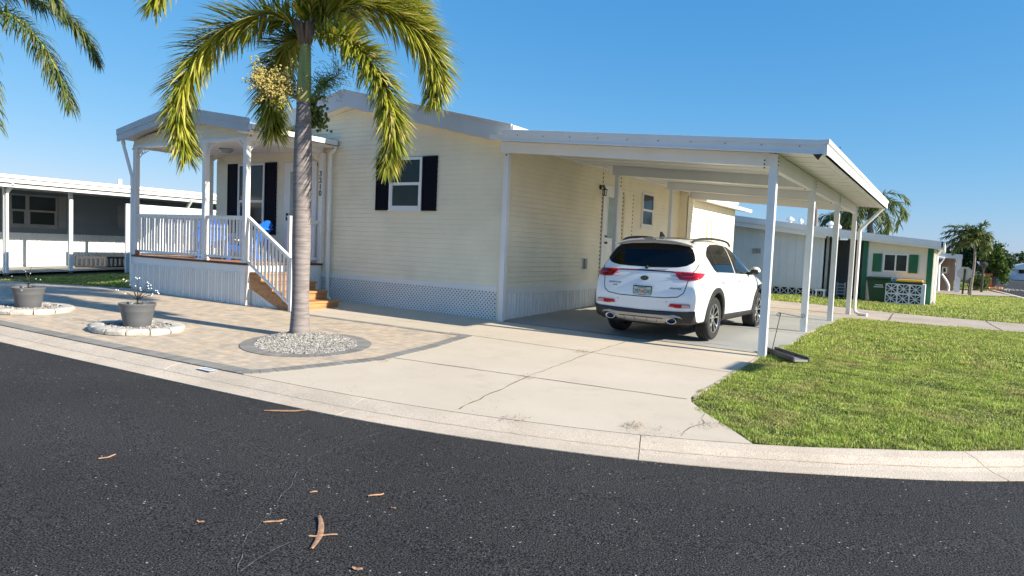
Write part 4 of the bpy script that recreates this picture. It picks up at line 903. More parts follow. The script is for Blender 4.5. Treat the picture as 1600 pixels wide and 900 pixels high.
# wall corner post
m = MB(); x, y = XW+.05, YF-.07; m.box(x-.05, x+.05, y-.05, y+.05, -.03, zc(x)-.0); p = m.build('post', M['whitemetal'], cp, bev=.004)
m = MB()
for k in range(3): m.lathe([(.001,-.010),(.016,-.008),(.016,0)], (x, y-.05, zc(x)-.10-k*.065), 6, 'y')
m.build('bolts', M['black'], p)
m = MB(); a = Vector((CX1-.03, 21.3, zx-.02)); b = Vector((PXr+.17, 21.3, 2.32)); g = H(PXr, 21.3)
m.tube([a+Vector((0,0,.03)), a, a.lerp(b,.03)], .045, 10); m.tube([a, b], .045, 10); m.tube([a.lerp(b,.96), b, b+Vector((0,0,-.08)), (b.x,b.y,g+.16), (b.x+.03,b.y-.01,g+.09), (b.x+.12,b.y-.06,g+.045), (b.x+.34,b.y-.16,g+.04)], .045, 10)
m.build('downspout', M['white'], cp, smooth='auto')

# things on the lawn edge
p1 = L(1199, 551); p2 = L(1249, 567); z0 = H(p1.x, p1.y)+.02
d = Vector((p2.x-p1.x, p2.y-p1.y, 0)); d = Vector((.62,-.78,0)).normalized()*.95; n = Vector((-d.y, d.x, 0)).normalized()
t = thing('splash_block', (p1.x, p1.y, z0), 'dark splash block lying in the grass at the foot of the nearest carport post', 'splash block')
m = MB(); b0 = Vector((p1.x+.03, p1.y+.02, z0)); m.prism([b0-n*.07, b0+n*.07, b0+d+n*.10, b0+d-n*.10], (0,0,.03))
m.build('channel_floor', M['steel'], t)
for s_ in (-1, 1): m = MB(); m.bar(b0+n*s_*.085+Vector((0,0,.04)), b0+d+n*s_*.115+Vector((0,0,.03)), .035, .08); m.build('side_wall', M['charcoal'], t, bev=.01)
t = thing('flag_stand', L(1205,549), 'thin black wire garden flag stand leaning in the lawn edge with no flag', 'flag stand')
a = L(1206,548); b = V_ = YP(1220, 489, a.y); m = MB(); m.tube([a, b], .006, 6); m.build('pole', M['black'], t)
e = YP(1254, 496, a.y+.0); hz = [b+(e-b)*q for q in (0,.5,1)]
m = MB(); m.tube([b+(b-e)*.12, b, e], .005, 6)
def spiral(c, r, s0, turns, sg): return [Vector((c.x+sg*math.cos(s0+a)*(r*(1-a/(turns*2*PI)*.8)), c.y, c.z+math.sin(s0+a)*(r*(1-a/(turns*2*PI)*.8)))) for a in np.linspace(0, turns*2*PI, 26)]
m.tube(spiral(b+(b-e)*.12+Vector((0,0,-.035)), .035, PI/2, 1.2, -1), .005, 5); m.tube(spiral(e+Vector((0,0,.0))+Vector((0,0,.03)), .035, -PI/2, 1.2, 1), .005, 5); m.build('scroll_arm', M['black'], t)
# ================================================================= THE CAR
CARX, CARY = -4.22, 10.74
CZ = H(CARX, 12.3)+.012
car = thing('parked_car', (CARX, CARY, CZ), 'white five door sport utility car parked under the carport with its rear to the street', 'car', local=True); car.location = (0, 0, 0)
ST = [ # y: (xb,zb),(xs,zs),(xm,zm),(xh,zh),(xl,zl),(xr,zr),(xq,zq),(zt)
 (.00,[(.50,.36),(.62,.39),(.70,.50),(.70,.60),(.64,.655),(.55,.67),(.35,.675)],.68),
 (.035,[(.60,.30),(.74,.35),(.82,.50),(.82,.64),(.76,.73),(.66,.76),(.40,.77)],.775),
 (.075,[(.66,.27),(.81,.33),(.87,.52),(.875,.70),(.84,.82),(.74,.88),(.45,.90)],.905),
 (.13,[(.68,.26),(.85,.32),(.90,.55),(.90,.76),(.865,.93),(.78,1.02),(.48,1.05)],1.06),
 (.20,[(.70,.25),(.87,.31),(.91,.56),(.91,.80),(.875,1.00),(.78,1.13),(.50,1.17)],1.18),
 (.29,[(.70,.25),(.88,.31),(.918,.58),(.918,.82),(.88,1.03),(.755,1.27),(.50,1.32)],1.335),
 (.38,[(.70,.25),(.885,.31),(.922,.60),(.922,.83),(.88,1.04),(.72,1.40),(.48,1.455)],1.475),
 (.48,[(.70,.25),(.888,.31),(.925,.60),(.925,.84),(.88,1.04),(.69,1.475),(.47,1.53)],1.55),
 (.80,[(.70,.25),(.89,.31),(.927,.62),(.927,.85),(.882,1.035),(.665,1.50),(.46,1.565)],1.585),
 (1.4,[(.70,.24),(.89,.30),(.922,.62),(.925,.85),(.882,1.02),(.66,1.515),(.46,1.585)],1.605),
 (2.1,[(.70,.24),(.89,.30),(.92,.62),(.925,.85),(.88,1.00),(.66,1.50),(.46,1.575)],1.60),
 (2.6,[(.70,.24),(.89,.30),(.92,.62),(.925,.84),(.875,.985),(.655,1.43),(.45,1.515)],1.54),
 (3.0,[(.70,.24),(.89,.30),(.92,.62),(.925,.83),(.87,.97),(.70,1.25),(.47,1.34)],1.37),
 (3.35,[(.70,.24),(.885,.30),(.92,.62),(.925,.82),(.87,.955),(.76,1.07),(.52,1.14)],1.165),
 (3.55,[(.70,.24),(.885,.31),(.92,.62),(.925,.81),(.87,.93),(.79,.99),(.55,1.04)],1.06),
 (3.95,[(.70,.24),(.88,.31),(.915,.60),(.915,.77),(.85,.86),(.78,.92),(.5,.96)],.975),
 (4.25,[(.66,.25),(.82,.31),(.86,.55),(.85,.70),(.78,.78),(.70,.82),(.45,.85)],.86),
 (4.42,[(.55,.28),(.66,.34),(.70,.50),(.68,.62),(.60,.68),(.52,.71),(.35,.73)],.735),
 (4.48,[(.42,.33),(.50,.38),(.52,.48),(.50,.56),(.45,.60),(.4,.61),(.28,.62)],.625)]
m = MB(); rows = []
for y, hp, zt in ST:
    hp = [(x, z) for x, z in hp]; row = [(0, y, hp[0][1])]+[(x, y, z) for x, z in hp]+[(0, y, zt)]+[(-x, y, z) for x, z in hp[::-1]]; rows.append(row)
nr = len(rows[0]); fs = [(i*nr+j, i*nr+(j+1)%nr, (i+1)*nr+(j+1)%nr, (i+1)*nr+j) for i in range(len(rows)-1) for j in range(nr)]
m.add([v for r_ in rows for v in r_], fs+[tuple(range(nr))[::-1], tuple((len(rows)-1)*nr+j for j in range(nr))])
body = m.build('body_shell', M['paint'], car, smooth=True)
bm = bmesh.new(); bm.from_mesh(body.data); bmesh.ops.recalc_face_normals(bm, faces=bm.faces)
cl = bm.edges.layers.float.new('crease_edge') if not bm.edges.layers.float.get('crease_edge') else bm.edges.layers.float['crease_edge']
for e in bm.edges:
    a, b = e.verts; ia, ib = a.index % nr, b.index % nr
    if ia == ib and ia in (5, nr-5): e[cl] = .35        # belt line
    if ia == ib and ia in (2, nr-2): e[cl] = .5
bm.to_mesh(body.data); bm.free()
ss = body.modifiers.new('s', 'SUBSURF'); ss.levels = ss.render_levels = 3
dg = bpy.context.evaluated_depsgraph_get(); dg.update()
me = bpy.data.meshes.new_from_object(body.evaluated_get(dg)); body.modifiers.clear(); body.data = me
bvh = BVHTree.FromObject(body, bpy.context.evaluated_depsgraph_get()) if False else None
bmq = bmesh.new(); bmq.from_mesh(me); bvh = BVHTree.FromBMesh(bmq)
AXR, AXF, WZ, WR = .94, 3.61, .358, .358
def hit(o, d): 
    r = bvh.ray_cast(Vector(o), Vector(d).normalized()); return r[0], r[1]
def proj(kind):
    if kind == 'rear': return lambda u, v: ((u, -1, v), (0, 1, 0))
    if kind == 'side': return lambda u, v: ((2, u, v), (-1, 0, 0))
    if kind == 'sidel': return lambda u, v: ((-2, u, v), (1, 0, 0))
    if kind == 'front': return lambda u, v: ((u, 6, v), (0, -1, 0))
    if kind == 'top': return lambda u, v: ((u, v, 3), (0, 0, -1))
    if kind == 'cr': return lambda u, v: ((u*.7071+2, u*.7071-2, v), (-1, 1, 0))     # rear right corner, u along (1,1)
    if kind == 'cl': return lambda u, v: ((-u*.7071-2, u*.7071-2, v), (1, 1, 0))
def decal(poly, kind, mt, name, parent=car, off=.004, step=.03, thick=.0, smooth=True, label=None, bvh_=None):
    f = proj(kind); n = len(poly); P = []
    for a, b in zip(poly, poly[1:]+poly[:1]):
        a, b = Vector(a), Vector(b); k = max(1, int((b-a).length/step)); P += [a.lerp(b, i/k) for i in range(k)]
    n = len(P); x0, x1 = min(p.x for p in P), max(p.x for p in P); y0, y1 = min(p.y for p in P), max(p.y for p in P)
    pts = list(P)+[Vector((float(a)+random.uniform(-.001,.001), float(b))) for a in np.arange(x0+step/2, x1, step) for b in np.arange(y0+step/2, y1, step)]
    r = geometry.delaunay_2d_cdt(pts, [(i, (i+1) % n) for i in range(n)], [list(range(n))], 1, 1e-6)
    vs = []; ok = []
    for v in r[0]:
        o, d = f(v.x, v.y); loc, nn = hit(o, d)
        if loc is None: ok.append(False); vs.append(Vector()); continue
        if nn.dot(Vector(d)) > 0: nn = -nn
        ok.append(True); vs.append(loc+nn*off)
    m = MB(); fcs = [q for q in r[2] if all(ok[i] for i in q)]
    m.add(vs, fcs); o = m.build(name, mt, parent, smooth=smooth, label=label)
    bm = bmesh.new(); bm.from_mesh(o.data)
    bmesh.ops.delete(bm, geom=[v for v in bm.verts if not v.link_faces], context='VERTS')
    dd = Vector(f(0,0)[1])
    for fc in bm.faces:
        fc.normal_update()
        if fc.normal.dot(dd) > 0: fc.normal_flip()
    bm.to_mesh(o.data); bm.free()
    if thick:
        s_ = o.modifiers.new('Solidify', 'SOLIDIFY'); s_.thickness = thick; s_.offset = 1
    return o
def gap(lines, kind, mt, name, parent=car, w=.006, off=.0015):
    f = proj(kind); m = MB()
    for ln in lines:
        P = []
        for a, b in zip(ln, ln[1:]):
            a, b = Vector(a), Vector(b); k = max(1, int((b-a).length/.03)); P += [a.lerp(b, i/k) for i in range(k)]
        P.append(Vector(ln[-1])); vs = []
        for i, p in enumerate(P):
            d = (P[min(i+1,len(P)-1)]-P[max(i-1,0)]).normalized(); nn2 = Vector((-d.y, d.x))*w/2
            for s_ in (-1, 1):
                q = p+nn2*s_; o, dr = f(q.x, q.y); loc, nn = hit(o, dr)
                if loc is None: loc = Vector(vs[-1]) if vs else Vector(); nn = Vector()
                elif nn.dot(Vector(dr)) > 0: nn = -nn
                vs.append(loc+nn*off)
        m.add(vs, [(2*i, 2*i+2, 2*i+3, 2*i+1) for i in range(len(P)-1)])
    return m.build(name, mt, parent)
mir = lambda P: [(-x, y) for x, y in P]
def arcp(cy, cz, r, a0, a1, n=14): return [(cy+r*math.cos(a0+(a1-a0)*i/n), cz+r*math.sin(a0+(a1-a0)*i/n)) for i in range(n+1)]
# rear screen
hw = [(0,1.105),(.30,1.108),(.52,1.118),(.655,1.145),(.73,1.19),(.75,1.23),(.715,1.31),(.665,1.39),(.60,1.435),(.40,1.462),(0,1.475)]
decal(hw+mir(hw[1:-1])[::-1], 'rear', M['carglass'], 'rear_window', off=.006, step=.025)
# side windows
front_w = [(2.08,1.03),(2.90,1.01),(3.12,1.03),(2.93,1.165),(2.70,1.30),(2.45,1.41),(2.22,1.465),(2.12,1.475)]
rear_w = [(1.02,1.06),(2.02,1.035),(2.06,1.475),(1.7,1.495),(1.30,1.485),(1.05,1.44),(.86,1.36),(.78,1.30),(.86,1.18),(.94,1.09)]
for k in ('side', 'sidel'):
    decal(front_w, k, M['carglass'], 'side_window', off=.005); w = decal(rear_w, k, M['carglass'], 'side_window', off=.005)
    gap([[(1.10,1.05),(1.04,1.43)]], k, M['blackplastic'], 'quarter_bar', w, w=.022, off=.009)
decal([(-.60,3.28),(.60,3.28),(.66,3.22),(.56,2.62),(.50,2.56),(0,2.50),(-.50,2.56),(-.56,2.62),(-.66,3.22)], 'top', M['carglass'], 'windscreen', off=.005, step=.06)
decal([(-.40,.72),(.40,.72),(.42,.78),(.42,2.42),(.38,2.46),(-.38,2.46),(-.42,2.42),(-.42,.78)], 'top', M['carglass'], 'glass_roof', off=.005, step=.08)
# tailgate as its own panel with seams
tg = [(0,.655),(.40,.66),(.60,.685),(.68,.74),(.70,.80),(.735,.985),(.80,1.10),(.81,1.20),(.76,1.33),(.70,1.43),(.60,1.50),(0,1.515)]
T = decal(tg+mir(tg[1:-1])[::-1], 'rear', M['paint'], 'tailgate', off=.0035, step=.035)
gap([tg[:8], mir(tg[:8])], 'rear', M['dark'], 'tailgate_seam', T, w=.012, off=.0042)
# dark bar and lamps
bar = [(0,1.005),(.50,1.0),(.52,1.028),(.0,1.035)]
decal([(-.50,1.036),(0,1.04),(.50,1.036),(.52,1.055),(0,1.062),(-.52,1.055)], 'rear', M['blackplastic'], 'lamp_bar', off=.006, step=.03)
lampr = [(x, 1.055-(1.02-z)*.86) for x, z in [(.46,1.018),(.50,.985),(.55,.915),(.59,.880),(.74,.872),(.80,.885),(.84,.90),(.865,.945),(.86,1.0),(.80,1.015),(.6,1.02)]]; LZ = lambda P: [(x, 1.055-(1.02-z)*.86) for x, z in P]
lc = [(.62,1.0),(.70,.905),(.76,.88),(.86,.885),(.98,.93),(1.06,.97),(1.10,1.0),(1.06,1.015),(.80,1.015)]
def lamp(sg):
    kind = 'cr' if sg > 0 else 'cl'
    f = lambda P: P if sg > 0 else mir(P)
    a = decal(f(lampr), 'rear', M['taillight'], 'tail_light', off=.008, step=.02, thick=.003)
    # wrap-around part on the flank
    fl = [(.06,.885),(.12,.885),(.26,.93),(.36,.975),(.40,.998),(.36,1.008),(.20,1.012),(.085,1.01)]
    decal(LZ(fl), 'side' if sg > 0 else 'sidel', M['taillight'], 'lamp_wing', a, off=.008, step=.02, thick=.003)
    decal(f(LZ([(.57,.925),(.62,.90),(.74,.898),(.80,.91),(.82,.94),(.80,.95),(.78,.93),(.64,.925),(.585,.96),(.57,.98),(.54,.98)])), 'rear', M['reddark'], 'lamp_band', a, off=.0125, step=.015)
    decal(f(LZ([(.62,.955),(.78,.955),(.80,.995),(.60,1.0)])), 'rear', M['reddark'], 'lamp_band', a, off=.0125, step=.015)
    b = decal(f([(.46,.535),(.60,.52),(.80,.535),(.80,.575),(.78,.585),(.49,.578)]), 'rear', M['taillight'], 'rear_reflector', off=.012, step=.02, thick=.004)
    decal(f([(.68,.53),(.795,.54),(.79,.575),(.68,.575)]), 'rear', M['lens'], 'reverse_lens', b, off=.018, step=.02)
lamp(1); lamp(-1)
# black lower bumper and metal skid panel
lb = [(0,.455),(.50,.465),(.75,.475),(.86,.49),(.86,.27),(.60,.24),(0,.24)]
lbl = lb+mir(lb[1:-1])[::-1]
decal(lbl, 'rear', M['blackplastic'], 'lower_bumper', off=.008, step=.03, thick=.008)
sk = [(0,.40),(.40,.405),(.56,.42),(.66,.405),(.70,.37),(.665,.375),(.60,.385),(.52,.36),(.40,.30),(.2,.285),(0,.285)]
S_ = decal(sk+mir(sk[1:-1])[::-1], 'rear', M['silver'], 'skid_panel', off=.02, step=.02, thick=.008)
gap([[(-.30,.36),(-.27,.31)],[(-.12,.355),(-.10,.31)],[(.30,.36),(.27,.31)],[(.12,.355),(.10,.31)],[(-.38,.355),(.38,.355)]], 'rear', M['blackplastic'], 'panel_groove', S_, w=.012, off=.031)
for sg in (-1, 1):
    m = MB(); c = (sg*.53, -.012, .325); pr = [(.052,.16),(.054,.0),(.060,-.012),(.055,-.022),(.048,-.012),(.046,.10),(.001,.10)]
    b0 = len(m.v); m.lathe(pr, (0,0,0), 24, 'y')
    for i in range(b0, len(m.v)): x, y, z = m.v[i]; m.v[i] = (x*1.45+c[0], y+c[1], z*.8+c[2])
    m.build('exhaust_tip', M['chrome'], car, smooth=True)
# cladding: sills and wheel arches, both sides
for k, nm in (('side', 1), ('sidel', -1)):
    decal([(AXR+.44,.245),(AXF-.44,.245),(AXF-.43,.37),(AXR+.43,.385)], k, M['blackplastic'], 'sill', off=.012, step=.04, thick=.008)
    for cy in (AXR, AXF):
        r0, r1 = .385, .465; a0, a1 = -.22, PI+.22
        P = arcp(cy, WZ, r1, a0, a1, 20)+arcp(cy, WZ, r0, a1, a0, 20); decal(P, k, M['blackplastic'], 'wheel_arch', off=.012, step=.025, thick=.012)
    # doors
    rd = [(1.42,.40),(2.02,.40),(2.04,.7),(2.045,1.02),(1.0,1.05),(.92,1.03),(1.02,.88),(1.24,.72),(1.36,.56)]
    fd_ = [(2.06,.40),(3.16,.40),(3.19,.55),(3.17,.80),(3.10,1.0),(2.065,1.02),(2.06,.7)]
    for P in (rd, fd_):
        d_ = decal(P, k, M['paint'], 'door', off=.0035, step=.05)
        gap([P+[P[0]]], k, M['dark'], 'door_seam', d_, w=.010, off=.0025)
        hx = P[1][0]-.20 if P is rd else 2.25
        if P is rd: hx = 1.30
        c = hit((2*nm, hx, .90), (-nm, 0, 0))[0]; m = MB(); m.tube([c+Vector((nm*.01,-.085,0)), c+Vector((nm*.035,-.06,.003)), c+Vector((nm*.04,0,.004)), c+Vector((nm*.035,.06,.003)), c+Vector((nm*.01,.085,0))], .013, 8)
        m.build('door_handle', M['paint'], d_, smooth=True)
# wheel wells: cut the shell
cut = MB()
for cy in (AXR, AXF):
    for sg in (-1, 1):
        x0, x1 = sorted((sg*.60, sg*1.1)); n = 40; pr = [Vector((x0, cy+.392*math.cos(2*PI*i/n), WZ+.392*math.sin(2*PI*i/n))) for i in range(n)]; cut.prism(pr, (x1-x0,0,0))
co = cut.build('wheel_well_cutter', M['blackplastic']); bo = body.modifiers.new('b', 'BOOLEAN'); bo.object = co; bo.operation = 'DIFFERENCE'; bo.solver = 'EXACT'
try: bo.material_mode = 'TRANSFER'
except Exception: pass
dg = bpy.context.evaluated_depsgraph_get(); dg.update(); me2 = bpy.data.meshes.new_from_object(body.evaluated_get(dg)); body.modifiers.clear(); body.data = me2; bpy.data.objects.remove(co)
me2.polygons.foreach_set('use_smooth', [True]*len(me2.polygons))
try: me2.set_sharp_from_angle(angle=math.radians(40))
except Exception: pass
# spoiler
m = MB(); n = 16
for i in range(n+1):
    x = -.68+1.36*i/n; k_ = (abs(x)/.68)**2.6; z = 1.555-.085*k_; y = .225+.12*k_
    m.v += [(x, y, z-.012), (x*1.0, y+.30, z+.012+.0*k_), (x, y+.30, z-.045), (x, y+.01, z-.03)]
m.f = [(4*i+j, 4*i+(j+1)%4, 4*i+4+(j+1)%4, 4*i+4+j) for i in range(n) for j in range(4)]+[(0,1,2,3)[::-1], tuple(4*n+j for j in range(4))]; m.m = [0]*len(m.f)
sp = m.build('spoiler', M['paint'], car, smooth='auto', bev=.004)
bm = bmesh.new(); bm.from_mesh(sp.data); bmesh.ops.recalc_face_normals(bm, faces=bm.faces); bm.to_mesh(sp.data); bm.free()
m = MB(); m.bar((-.10,.225,1.533),(.10,.225,1.533), .012, .012); m.build('brake_light', M['reddark'], sp)
# roof rails, antenna fin, wiper, mirrors
for sg in (-1, 1):
    m = MB(); pts = [(sg*.61,.50,1.50),(sg*.61,.62,1.540),(sg*.61,.90,1.568),(sg*.605,1.4,1.585),(sg*.605,2.0,1.575),(sg*.605,2.35,1.545),(sg*.605,2.48,1.49)]
    m.tube(catmull(pts, 5), .020, 8); m.build('roof_rail', M['blackplastic'], car, smooth=True)
    m = MB(); c = Vector((sg*.985, 2.93, 1.08)); m.ball(c, 1, 14, 9, sq=(.095,.065,.068)); m2_ = m.build('wing_mirror', M['paint'], car, smooth=True)
    m = MB(); m.tube([c+Vector((-sg*.14,.02,-.06)), c+Vector((-sg*.05,.0,-.05))], .028, 8); m.ball(c+Vector((0,-.012,-.025)), 1, 12, 8, sq=(.085,.05,.045)); m.box(c.x-.065, c.x+.065, c.y-.070, c.y-.055, c.z-.045, c.z+.015); m.build('mirror_base', M['blackplastic'], m2_, smooth='auto')
m = MB(); m.prism([(-.012,.62,1.575),(-.012,.84,1.59),(-.012,.78,1.62),(-.012,.68,1.665),(-.012,.64,1.66)], (.024,0,0)); m.build('antenna_fin', M['black'], car, bev=.008)
m = MB(); c0 = hit((0,-1,1.10),(0,1,0))[0]; m.ball(c0+Vector((0,-.01,0)), .03, 10, 6)
pts = []
for i in range(8): u = .02+.40*i/7; p_ = hit((u,-1,1.105+.018*i/7),(0,1,0))[0]; pts.append(p_+Vector((0,-.022,0)))
m.tube(pts, .008, 6); m.build('rear_wiper', M['black'], car, smooth='auto')
# badge, lettering, plate
c = hit((0,-1,.935),(0,1,0))[0]
m = MB(); n_ = 28; m.prism([(c.x+.070*math.cos(2*PI*i/n_), c.y-.016, c.z+.036*math.sin(2*PI*i/n_)) for i in range(n_)], (0,.03,0)); bdg = m.build('badge', M['black'], car)
m = MB()
for i in range(n_): a0, a1 = 2*PI*i/n_, 2*PI*(i+1)/n_; q = lambda a, k: Vector((c.x+.070*k*math.cos(a), c.y-.019, c.z+.036*k*math.sin(a))); m.prism([q(a0,1), q(a1,1), q(a1,.91), q(a0,.91)], (0,.004,0))
m.build('badge_ring', M['chrome'], bdg)
text_mesh('KIA', .046, Matrix.Translation((c.x, c.y-.020, c.z))@Matrix.Rotation(PI/2, 4, 'X')@Matrix.Diagonal((1.15,1,1,1)), M['chrome'], 'badge_letters', bdg, .003)
def rear_text(txt, x, z, size, mt, nm):
    c = hit((x,-1,z),(0,1,0))[0]; c2 = hit((x,-1,z+.02),(0,1,0))[0]; n1 = hit((x,-1,z),(0,1,0))[1]; tilt = math.atan2(c2.y-c.y, .02); yaw = math.atan2(n1.x, -n1.y) if n1.y < 0 else math.atan2(-n1.x, n1.y)
    return text_mesh(txt, size, Matrix.Translation((c.x, c.y-.009, c.z))@Matrix.Rotation(yaw, 4, 'Z')@Matrix.Rotation(PI/2-tilt, 4, 'X')@Matrix.Diagonal((1.3,1,1,1)), mt, nm, T, .002)
rear_text('SPORTAGE', .545, .805, .030, M['alloydark'], 'lettering')
rear_text('SPORTAGE', -.51, .845, .034, M['bluetext'], 'lettering'); rear_text('AWD', -.50, .805, .026, M['alloydark'], 'lettering')
c = hit((0,-1,.735),(0,1,0))[0]; py = c.y-.014
m = MB(); m.box(-.163,.163,py,py+.03,.735-.083,.735+.083); fr_ = m.build('licence_plate', M['black'], car, bev=.006)
m = MB(); m.box(-.15,.15,py-.003,py+.0,.735-.066,.735+.066); pl = m.build('plate_face', M['plate'], fr_)
m = MB()
for i in range(2): m.ball((.002-.018+.034*i, py-.002, .728+.004*i), .024, 12, 8, sq=(1,.12,1.2))
m.build('plate_emblem', M['orange'], pl)
Rx = Matrix.Rotation(PI/2, 4, 'X')
text_mesh('297', .088, Matrix.Translation((-.088, py-.006, .728))@Rx@Matrix.Diagonal((.82,1.05,1,1)), M['platetext'], 'plate_number', pl, .001); text_mesh('GWJ', .088, Matrix.Translation((.088, py-.006, .728))@Rx@Matrix.Diagonal((.72,1.05,1,1)), M['platetext'], 'plate_number', pl, .001)
text_mesh('MYFLORIDA.COM', .020, Matrix.Translation((0, py-.006, .787))@Rx, M['platetext'], 'plate_number', pl, .001); text_mesh('SUNSHINE STATE', .018, Matrix.Translation((0, py-.006, .677))@Rx, M['platetext'], 'plate_number', pl, .001)
# underside and interior mass
m = MB(); m.box(-.66,.66,.35,4.2,.21,.36); m.box(-.86,.86,AXR-.06,AXR+.06,.30,.40); m.box(-.55,.55,.10,.5,.25,.36); m.build('underbody', M['dark'], car)
for k in (-1, 1): 
    c = hit((k*.60, -1, .62),(0,1,0))[0]; m = MB(); m.lathe([(.001,-.004),(.011,-.003),(.011,.01)], (k*.42, hit((k*.42,-1,.60),(0,1,0))[0].y, .60), 10, 'y'); m.build('parking_sensor', M['silver'], car)
# wheels
def wheel(cy, sg):
    m = MB(); cx = sg*.79; w = .118
    pr = [(.235,-w+.01),(.30,-w),(.335,-w+.004),(.352,-w+.022),(.358,-w+.045),(.358,-.05)]
    for q in (-.05,-.015,.02): pr += [(.358,q),(.349,q+.003),(.349,q+.009),(.358,q+.012)]
    pr += [(.358,w-.045),(.352,w-.022),(.335,w-.004),(.30,w),(.235,w-.01)]
    m.lathe([(r_, z*1.0) for r_, z in pr], (cx, cy, WZ), 48, 'x'); ty = m.build('wheel', M['tyre'], car, smooth='auto')
    o_ = sg*(w-.012)
    m = MB(); pr = [(.240,o_),(.236,o_+sg*.004),(.228,o_-sg*.002),(.222,o_-sg*.03),(.215,o_-sg*.10),(.001,o_-sg*.10)]; m.lathe(pr, (cx,cy,WZ), 40, 'x'); rim = m.build('rim', M['alloydark'], ty, smooth='auto')
    m = MB(); m.lathe([(.236,o_+sg*.004),(.230,o_+sg*.006),(.222,o_-sg*.006)], (cx,cy,WZ), 40, 'x')
    for k in range(5):
        a = 2*PI*k/5+.3
        for s_ in (-1, 1):
            d = lambda ang, r_, o: Vector((cx+o, cy+r_*math.cos(ang), WZ+r_*math.sin(ang)))
            p = [d(a+s_*.13,.055,o_-sg*.022), d(a+s_*.13-.18*0+s_*.32,.055,o_-sg*.022), d(a+s_*.27,.14,o_-sg*.012), d(a+s_*.36,.225,o_-sg*.002), d(a+s_*.20,.228,o_-sg*.002), d(a+s_*.10,.14,o_-sg*.012)]
            m.prism(p, (-sg*.02,0,0))
    m.lathe([(.001,o_-sg*.012),(.045,o_-sg*.014),(.06,o_-sg*.022),(.062,o_-sg*.05)], (cx,cy,WZ), 20, 'x'); sp_ = m.build('spokes', M['alloy'], rim, smooth='auto')
    for q in (ty, rim, sp_):
        for v in q.data.vertices: v.co.z *= 1.03/1.09
for cy in (AXR, AXF):
    for sg in (-1, 1): wheel(cy, sg)
car.scale = (1.025, 1.03, 1.09)
CR_ = Matrix.Rotation(-.035, 3, 'Z'); pv = Vector((.79*1.025, AXR*1.03, 0)); car.rotation_euler.z = -.035
car.location = Vector((CARX, CARY-.03, CZ))+pv-CR_@pv
# ================================================================= NEIGHBOUR ON THE LEFT (facade faces +X)
XN = -22.8            # column line
def hn(y): return H(XN, y)
nl = thing('neighbour_house', (-24.5, 14, 0), 'grey sided neighbour home with a wide white carport roof and columns at the left edge', 'house')
zt_ = XP(60, 276, XN+.5).z; zb_ = XP(60, 290, XN+.5).z
XA = XN+.5; XWn = XN-2.6
za = XP(40, 275, XA).z; zbm = XP(40, 294, XA).z
m = MB(); m.box(XWn-8, XA-.03, 3.0, 26, zbm+.1, za-.03); m.build('roof', M['roof'], nl)
m = MB(); m.box(XA-.03, XA+.05, 3.0, 26, zbm+.12, za); m.box(XA-.05, XA+.10, 3, 26, za-.10, za-.02); m.box(XA-.12, XA-.03, 3, 26, zbm+.0, zbm+.14); m.build('fascia', M['white'], nl, bev=.004)
m = MB(); m.box(XWn, XA-.14, 3.05, 25.9, zbm+.06, zbm+.09); m.build('ceiling', M['greywall'], nl)
m = MB(); g0 = hn(12)-.05; m.box(XWn-7.9, XWn-.004, 3.2, 25.8, g0, zbm+.06); lap(m, (XWn,3.2), (XWn,25.8), g0+.85, zbm+.06, (1,0)); m.build('wall', M['greywall'], nl)
m = MB(); corr(m, (XWn+.03,3.2), (XWn+.03,25.8), g0, g0+1.15, (1,0)); m.build('lower_panel', M['white'], nl)
for px in (8, 110, 207):
    q = XP(px, 420, XN); m = MB(); m.box(XN-.05, XN+.05, q.y-.05, q.y+.05, hn(q.y)-.05, zbm+.08); m.build('column', M['white'], nl, bev=.004)
q = XP(14, 300, XN+.25); m = MB(); m.bar((XA+.0,q.y,zbm+.1),(XN+.1,q.y,zbm-.15),.09,.07,up=(0,1,0)); m.bar((XN+.1,q.y,zbm-.12),(XN+.1,q.y,hn(q.y)),.09,.07,up=(0,1,0)); m.build('downspout', M['white'], nl)
q = XP(297, 318, XA-.05); m = MB(); m.bar((XA+.05,q.y,zbm+.06),(XA-.2,q.y,zbm-.2),.09,.07,up=(0,1,0)); m.bar((XA-.2,q.y,zbm-.18),(XA-.2,q.y,hn(q.y)),.09,.07,up=(0,1,0)); m.build('downspout', M['white'], nl)
ya, yb = XP(14, 330, XWn).y, XP(102, 330, XWn).y; z0_, z1_ = XP(60, 355, XWn).z, XP(60, 305, XWn).z; ym = ya+(yb-ya)*.30; y3 = ya+(yb-ya)*.84
window(ya, ym, z0_, z1_, XWn+.01, nl, shut=False, ax='x', n=1, fm='meter'); window(ym, y3, z0_, z1_, XWn+.01, nl, shut=False, ax='x', n=1, fm='meter')  # frames greyed: the shade they stand in is put into their colour
m = MB(); m.box(XWn+.012, XWn+.05, y3+.03, yb, z0_, z1_)
for k in range(12): m.box(XWn+.05, XWn+.056, y3+.08, yb-.05, z0_+.08+k*(z1_-z0_-.15)/12, z0_+.08+(k+.55)*(z1_-z0_-.15)/12)
m.build('shutter', M['meter'], nl)
y4 = XP(198, 330, XWn).y; m = MB(); m.box(XWn+.012, XWn+.05, y4-.35, y4+.25, XP(198,356,XWn).z, XP(198,322,XWn).z); m.build('shutter', M['meter'], nl)
sheet([(XWn,3.4),(XN+.3,3.4),(XN+.3,26),(XWn,26)], .05, M['slab'], 'neighbour_slab', step=2, kind='structure')
f = thing('railing_fence', XP(160, 430, XN), 'low dark picket railing along the neighbour carport slab', 'fence')
y5, y6 = XP(118, 420, XN-.3).y, XP(205, 420, XN-.3).y; zz = hn(y5); zt5 = XP(150, 401, XN-.3).z
